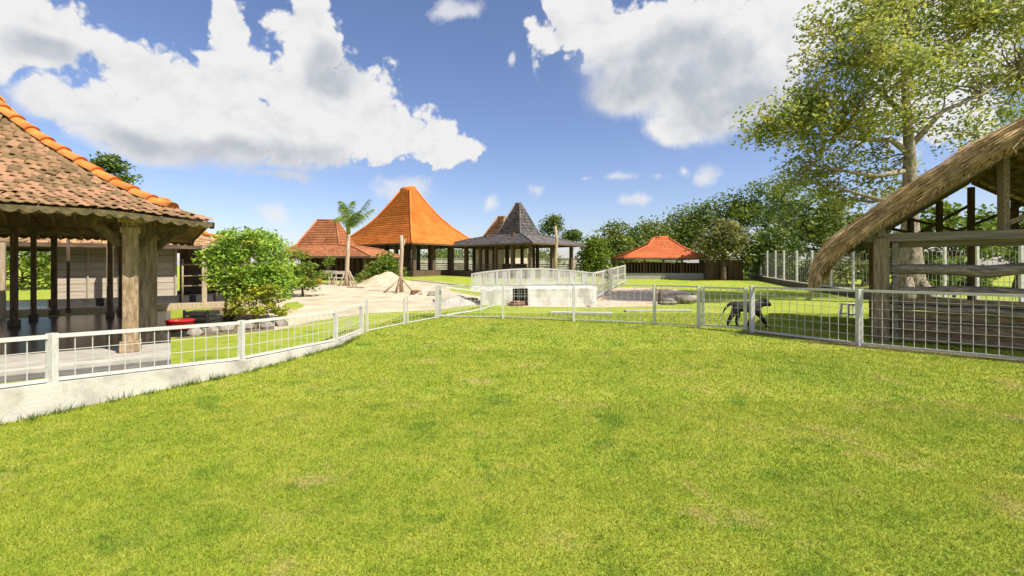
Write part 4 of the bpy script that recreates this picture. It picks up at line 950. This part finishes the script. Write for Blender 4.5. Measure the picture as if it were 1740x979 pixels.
# ------------------------------------------------------------------ palm and props
pb = on(590, 27.5); pm = thing('palm_tree', 'young palm with upright fronds and pale slim trunk propped by poles', 'palm', pb)
D = 27.5; s = D / F
tp_ = at(592, 398, D)
MB().tube([pb - EZ * .1, at(589, 470, D), at(591, 430, D), tp_], [.17, .13, .115, .1], 9).build('trunk', M_lite, pm, True)
MB().tube([tp_, at(592, 384, D)], [.12, .15], 8).build('crownshaft', LM_mid, pm, True)
LM_palm = leafmat('leaf_palm', (0.078, 0.167, 0.028), (0.392, 0.47, 0.069), (0.196, 0.294, 0.043), .3, 3)
def frond(base, ctrl, n=64, ll=.6, droop=1.0):
    mb = MB(); pts = []
    for i in range(n + 1):
        t = i / n; pts.append(base.lerp(ctrl[0], t).lerp(ctrl[0].lerp(ctrl[1], t), t))
    mb.tube(pts[::4], [.03 * (1 - .8 * i / (n // 4)) for i in range(len(pts[::4]))], 5)
    for i in range(4, n + 1):
        d = (pts[i] - pts[i - 1]).normalized(); sd = d.cross(EZ)
        if sd.length < .1: sd = Vector((1, 0, 0))
        sd.normalize(); L = ll * (1 - .55 * abs(2 * i / n - 1.0) ** 2) * random.uniform(.8, 1.1)
        for sg in (-1, 1):
            e = pts[i] + (sd * sg * .4 + d * .55 - EZ * droop * random.uniform(.3, .9) + Vector((0, random.uniform(-.3, .3), 0))).normalized() * L
            mid = pts[i].lerp(e, .5) + EZ * .05; w = d * .013
            mb.add([pts[i] - w, pts[i] + w, mid + w, mid - w, e], [(0, 1, 2, 3), (3, 2, 4)])
    return mb.build('frond', LM_palm, pm)
cr = at(592, 388, D)
for (a, b) in (((592, 350), (576, 352)), ((590, 340), (596, 342)), ((604, 372), (632, 342)), ((596, 352), (612, 366)), ((585, 358), (574, 376)), ((600, 366), (620, 362)), ((594, 346), (586, 344)), ((601, 370), (626, 352))):
    dy = random.uniform(-.5, .5); frond(cr, (at(*a, D) + Vector((0, dy, 0)), at(*b, D) + Vector((0, dy * 2, 0))))
for (px, top) in ((576, (586, 462)), (606, (593, 460)), (600, (590, 458)), (582, (592, 464))):
    q = gp(px, 493, gz(27.3)); tag(MB().tube([on(px, 27.2 + random.uniform(-.3, .5)), at(top[0], top[1], 27.45)], .045, 6).build('prop_pole', M_lite, None, True), 'bare prop pole leaning on the young palm trunk', 'pole', 'props of the young palm')
# bare trunk with tripod
tb = on(682, 23.2); D = 23.2
bt2 = thing('bare_trunk', 'bare topped tree trunk standing in the court held by three struts', 'tree trunk', tb)
MB().tube([tb - EZ * .05, at(681, 460, D), at(683, 425, D), at(682, 400, D)], [.11, .1, .095, .085], 8).build('trunk', M_lite, bt2, True)
MB().tube([at(682, 424, D), at(687, 414, D), at(688, 406, D)], [.05, .04, .03], 6).build('branch_stub', M_lite, bt2, True)
for (px, dy) in ((655, -.3), (705, -.2), (679, -.7), (668, .5)):
    tag(MB().tube([Vector((on(px, D).x, D + dy, gz(D + dy))), at(681, 472, D) + Vector((random.uniform(-.06, .06), dy * .1, 0))], .05, 6).build('strut', M_bam if px == 679 else M_lite, None, True), 'straight strut pole propping the bare trunk in the court', 'pole', 'struts of the bare trunk')

tb = on(945, 33.0); D = 33.0
b3 = thing('bare_trunk', 'slim pale bare trunk standing before the right posts of the grey pavilion', 'tree trunk', tb)
MB().tube([tb - EZ * .05, at(944, 440, D), at(946, 410, D), at(944, 384, D)], [.13, .115, .1, .08], 8).build('trunk', M_lite, b3, True)
MB().tube([at(945, 400, D), at(942, 392, D), at(941, 386, D)], [.05, .04, .02], 6).build('branch_stub', M_lite, b3, True)
for (px, D, lab) in ((556, 29.5, 'grey wooden bench before the brown house wall'), (575, 28.8, 'small grey wooden bench between sapling and palm')):
    q = on(px, D); bn = thing('wooden_bench', lab, 'bench', q)
    bar_obj('seat', q + Vector((-.55, 0, .42)), q + Vector((.55, 0, .42)), .4, .06, M_plank, bn)
    bar_obj('backrest', q + Vector((-.55, .2, .75)), q + Vector((.55, .2, .75)), .05, .2, M_plank, bn)
    for sx in (-.5, .5):
        for sy in (-.16, .2): bar_obj('leg', q + Vector((sx, sy, 0)), q + Vector((sx, sy, .84 if sy > 0 else .42)), .06, .06, M_plank, bn)
# ------------------------------------------------------------------ small things
def heap(name, label, cat, c, rx, ry, h, m):
    bm = bmesh.new(); bmesh.ops.create_grid(bm, x_segments=28, y_segments=28, size=1)
    for v in bm.verts:
        r = math.hypot(v.co.x, v.co.y); f = max(0, 1 - r) ; z = h * (.5 - .5 * math.cos(math.pi * min(1, f * 1.25))) * (1 + .25 * math.sin(v.co.x * 7 + 1) * math.cos(v.co.y * 6)) + random.uniform(-.02, .02) * (f > 0)
        v.co = Vector((c.x + v.co.x * rx, c.y + v.co.y * ry, c.z + z - .02 - (.05 if r > 1 else 0)))
    me = bpy.data.meshes.new(name); bm.to_mesh(me); bm.free(); me.materials.append(m); me.polygons.foreach_set('use_smooth', [True] * len(me.polygons))
    return tag(link(bpy.data.objects.new(name, me)), label, cat)
heap('sand_heap', 'heap of pale builders sand beside the bare trunk', 'sand heap', on(656, 29.5), 1.9, 1.5, .65, M_sand)
heap('gravel_heap', 'low heap of white gravel by the corner of the tall fence', 'gravel heap', on(775, 17.4), 1.15, .9, .28, M_pale)
def rock(name, label, p, sx, sy, sz, m=M_rock, group=None, cat='rock'):
    bm = bmesh.new(); bmesh.ops.create_icosphere(bm, subdivisions=3, radius=1)
    ph_ = random.uniform(0, 9)
    for v in bm.verts:
        n = 1 + .18 * math.sin(v.co.x * 3 + ph_) * math.cos(v.co.y * 4 + ph_) + .1 * math.sin(v.co.z * 7 + ph_) + random.uniform(-.03, .03)
        v.co = Vector((v.co.x * sx, v.co.y * sy, v.co.z * sz)) * n + p + EZ * sz * .6
    me = bpy.data.meshes.new(name); bm.to_mesh(me); bm.free(); me.materials.append(m)
    return tag(link(bpy.data.objects.new(name, me)), label, cat, group)
M_rrock = mat('rust_rock', (.12, .06, .035), (.30, .17, .10), rough=.9, scale=6, bump=.7)
rock('boulder', 'rust brown boulder at the foot of the bare trunk', on(707, 22.0), .28, .22, .16, M_rrock)
rock('boulder', 'dark grey boulder between bare trunk and gravel heap', on(735, 21.5), .26, .22, .13)
rock('boulder', 'dark boulder half behind the tall fence corner post', on(745, 18.2), .22, .18, .10)
rock('boulder', 'brown boulder in front of the dark bridge culvert', Vector((.2, 16.7, 0)), .34, .22, .11, M_rrock)
rock('boulder', 'flat rust boulder on the gravel before the bridge', on(800, 18.6), .3, .22, .11, M_rrock)
def slabby(name, label, a, b, w, h, m, cat='slab'):
    return tag(MB().bar(Vector(a) + EZ * h / 2, Vector(b) + EZ * h / 2, w, h).build(name, m, bevel=.012), label, cat)
slabby('stone_plank', 'long pale slab lying in grass just behind the lawn fence', gp(935, 533), gp(1040, 535), .32, .07, M_pale)
slabby('stone_plank', 'pale slab lying in grass left of the gate', gp(1062, 530), gp(1172, 529), .25, .06, M_pale)
slabby('stone_plank', 'pale kerb stone edging the sandy hollow', gp(1000, 522), gp(1062, 514), .2, .06, M_pale)
slabby('stone_plank', 'white strip edging the far side of the court', on(700, 33), on(800, 27), .3, .06, M_pale)
slabby('timber_plank', 'bleached plank lying on the court before the palm', on(592, 26.2), on(620, 25.9), .3, .08, M_lite, 'plank')
lg = thing('cut_log', 'weathered grey cut log lying beside the sandy hollow', 'log', gp(1165, 517))
MB().tube([gp(1147, 516) + EZ * .16, gp(1165, 516.5) + EZ * .17, gp(1183, 516) + EZ * .2], [.17, .16, .14], 10).build('log_body', M_rock, lg, True)
MB().tube([gp(1176, 516) + EZ * .28, gp(1181, 516) + EZ * .42], [.09, .06], 8).build('branch_stub', M_dark, lg, True)
tag(MB().tube([gp(1122, 517) - EZ * .03, gp(1122, 517) + EZ * .32, gp(1123, 517) + EZ * .56], [.11, .09, .06], 8).build('tree_stump', M_dark, None, True), 'dark upright stump beside the cut log', 'stump')
rock('boulder', 'grey green boulder between stump and cut log', gp(1136, 518), .3, .2, .15)
slabby('timber_plank', 'tan plank resting behind the cut log', gp(1125, 505), gp(1162, 501), .22, .12, M_lite, 'plank')
# white stool
sp = gp(1446, 541); st = thing('plastic_stool', 'small white plastic stool on the grass by the hut', 'stool', sp)
mb = MB(); mb.box(sp + EZ * .39, (.42, .36, .035)); mb.build('seat', M_plas, st, bevel=.012)
for sx in (-1, 1):
    for sy in (-1, 1):
        MB().bar(sp + Vector((sx * .20, sy * .16, 0)), sp + Vector((sx * .165, sy * .13, .375)), .045, .045).build('leg', M_plas, st)
for sy in (-1, 1): MB().bar(sp + Vector((-.18, sy * .145, .12)), sp + Vector((.18, sy * .145, .12)), .025, .04).build('stretcher', M_plas, st)
# red tub with black crate
rb = on(306, 9.6); rt = thing('red_tub', 'rounded red plastic tub on the garden bed behind low fence', 'tub', rb)
mb = MB(); prof = [(.16, .02), (.2, .03), (.23, .2), (.245, .205), (.235, .22), (.21, .2), (.18, .05), (.02, .045)]
nv = 20; vs = []
for r, z in prof: vs += [(rb.x + r * 1.15 * math.cos(2 * math.pi * j / nv), rb.y + r * math.sin(2 * math.pi * j / nv), .12 + z) for j in range(nv)]
mb.add(vs, [(i * nv + j, i * nv + (j + 1) % nv, (i + 1) * nv + (j + 1) % nv, (i + 1) * nv + j) for i in range(len(prof) - 1) for j in range(nv)]); mb.build('tub_shell', M_red, rt, True)
MB().box(rb + EZ * .06, (.4, .34, .12)).build('stand', M_blk, rt)
bx_ = rb + Vector((.12, .5, 0)); bk = thing('black_crate', 'black plastic crate standing behind the red tub', 'crate', bx_)
for i in range(4): MB().box(bx_ + EZ * (.1 + i * .11), (.55, .4, .085)).build('crate_band', M_blk, bk)
for sx in (-1, 1): MB().box(bx_ + Vector((sx * .25, -.195, .26)), (.05, .03, .5)).build('crate_corner', M_blk, bk)
# weeds along the kerb
Vs = []
for i in range(320):
    t = random.random() ** .8; j = t * 3.6; a = int(j); f = j - a; p = Vector(lp[a][:2]).lerp(Vector(lp[min(a + 1, 4)][:2]), f)
    if random.random() < .35: continue
    x, y = p.x + random.uniform(.08, .18), p.y + random.uniform(-.08, .08); n = random.randint(4, 12)
    V, _ = blades(n, x + rng.normal(size=n) * .03, y + rng.normal(size=n) * .03, .03, random.choice((.06, .08, .13)), .008); Vs.append(V)
V = np.concatenate(Vs); tag(np_mesh('weeds', V, np.arange(len(V)).reshape(-1, 3), leafmat('leaf_weed', (.05, .10, .012), (.16, .2, .03), (.1, .15, .02), .3, 5)), 'ragged weeds growing along the foot of the white kerb', 'weeds', kind='stuff')

# ------------------------------------------------------------------ dog
def dog():
    o3 = gp(1268, 557); y0 = o3.y + .1; sc_ = y0 / F
    def P(px, py, dy=0): return Vector(((px - 870) * sc_, y0 + dy, EYE - (py - 450) * sc_))
    bm = []; ed = []; rad = []
    def v(p, r): bm.append(p); rad.append(r); return len(bm) - 1
    pel = v(P(1250, 519), .125); mid = v(P(1264, 521), .13); che = v(P(1280, 522), .15); sho = v(P(1287, 518), .115); nk = v(P(1294, 515), .09); hd = v(P(1301, 514), .08); st_ = v(P(1306, 517), .055); nose = v(P(1310, 519.5), .04)
    for a, b in ((pel, mid), (mid, che), (che, sho), (sho, nk), (nk, hd), (hd, st_), (st_, nose)): ed.append((a, b))
    def leg(root, pts):
        prev = root
        for (px, py, dy, r) in pts:
            q = v(P(px, py, dy), r); ed.append((prev, q)); prev = q
    leg(pel, [(1247, 525, -.08, .065), (1241, 535, -.09, .042), (1235, 545, -.09, .026), (1232, 554, -.09, .024), (1234.5, 556.5, -.09, .022)])
    leg(pel, [(1254, 527, .08, .065), (1258, 536, .09, .042), (1254, 546, .09, .026), (1256, 553.5, .09, .024), (1259, 555, .09, .022)])
    leg(che, [(1285, 531, -.08, .052), (1291, 539, -.08, .034), (1298, 550, -.08, .026), (1301, 556, -.08, .024), (1304, 557, -.08, .022)])
    leg(che, [(1281, 532, .08, .052), (1279, 541, .08, .034), (1275, 550, .08, .026), (1275, 554.5, .08, .024), (1278, 555.5, .08, .022)])
    leg(pel, [(1244, 515, 0, .035), (1237, 519, 0, .022), (1231, 526, 0, .014), (1228, 533, 0, .008)])
    for dy in (-.045, .045):
        a = v(P(1300, 509, dy), .022); ed.append((hd, a)); b = v(P(1298.5, 513, dy * 1.9), .014); ed.append((a, b))
    me = bpy.data.meshes.new('dog'); me.from_pydata([tuple(p) for p in bm], ed, []); me.materials.append(M_dog)
    o = link(bpy.data.objects.new('dog', me))
    s = o.modifiers.new('skin', 'SKIN'); s.use_smooth_shade = True
    for i, x in enumerate(me.skin_vertices[0].data): k = 1.45 if rad[i] < .07 and i > 7 else 1; x.radius = (rad[i] * k, rad[i] * k); x.use_root = (i == 0)
    su = o.modifiers.new('sub', 'SUBSURF'); su.levels = 2; su.render_levels = 2
    tag(o, 'large black dog walking over the grass behind the gate', 'dog')
bm0 = None
dog()
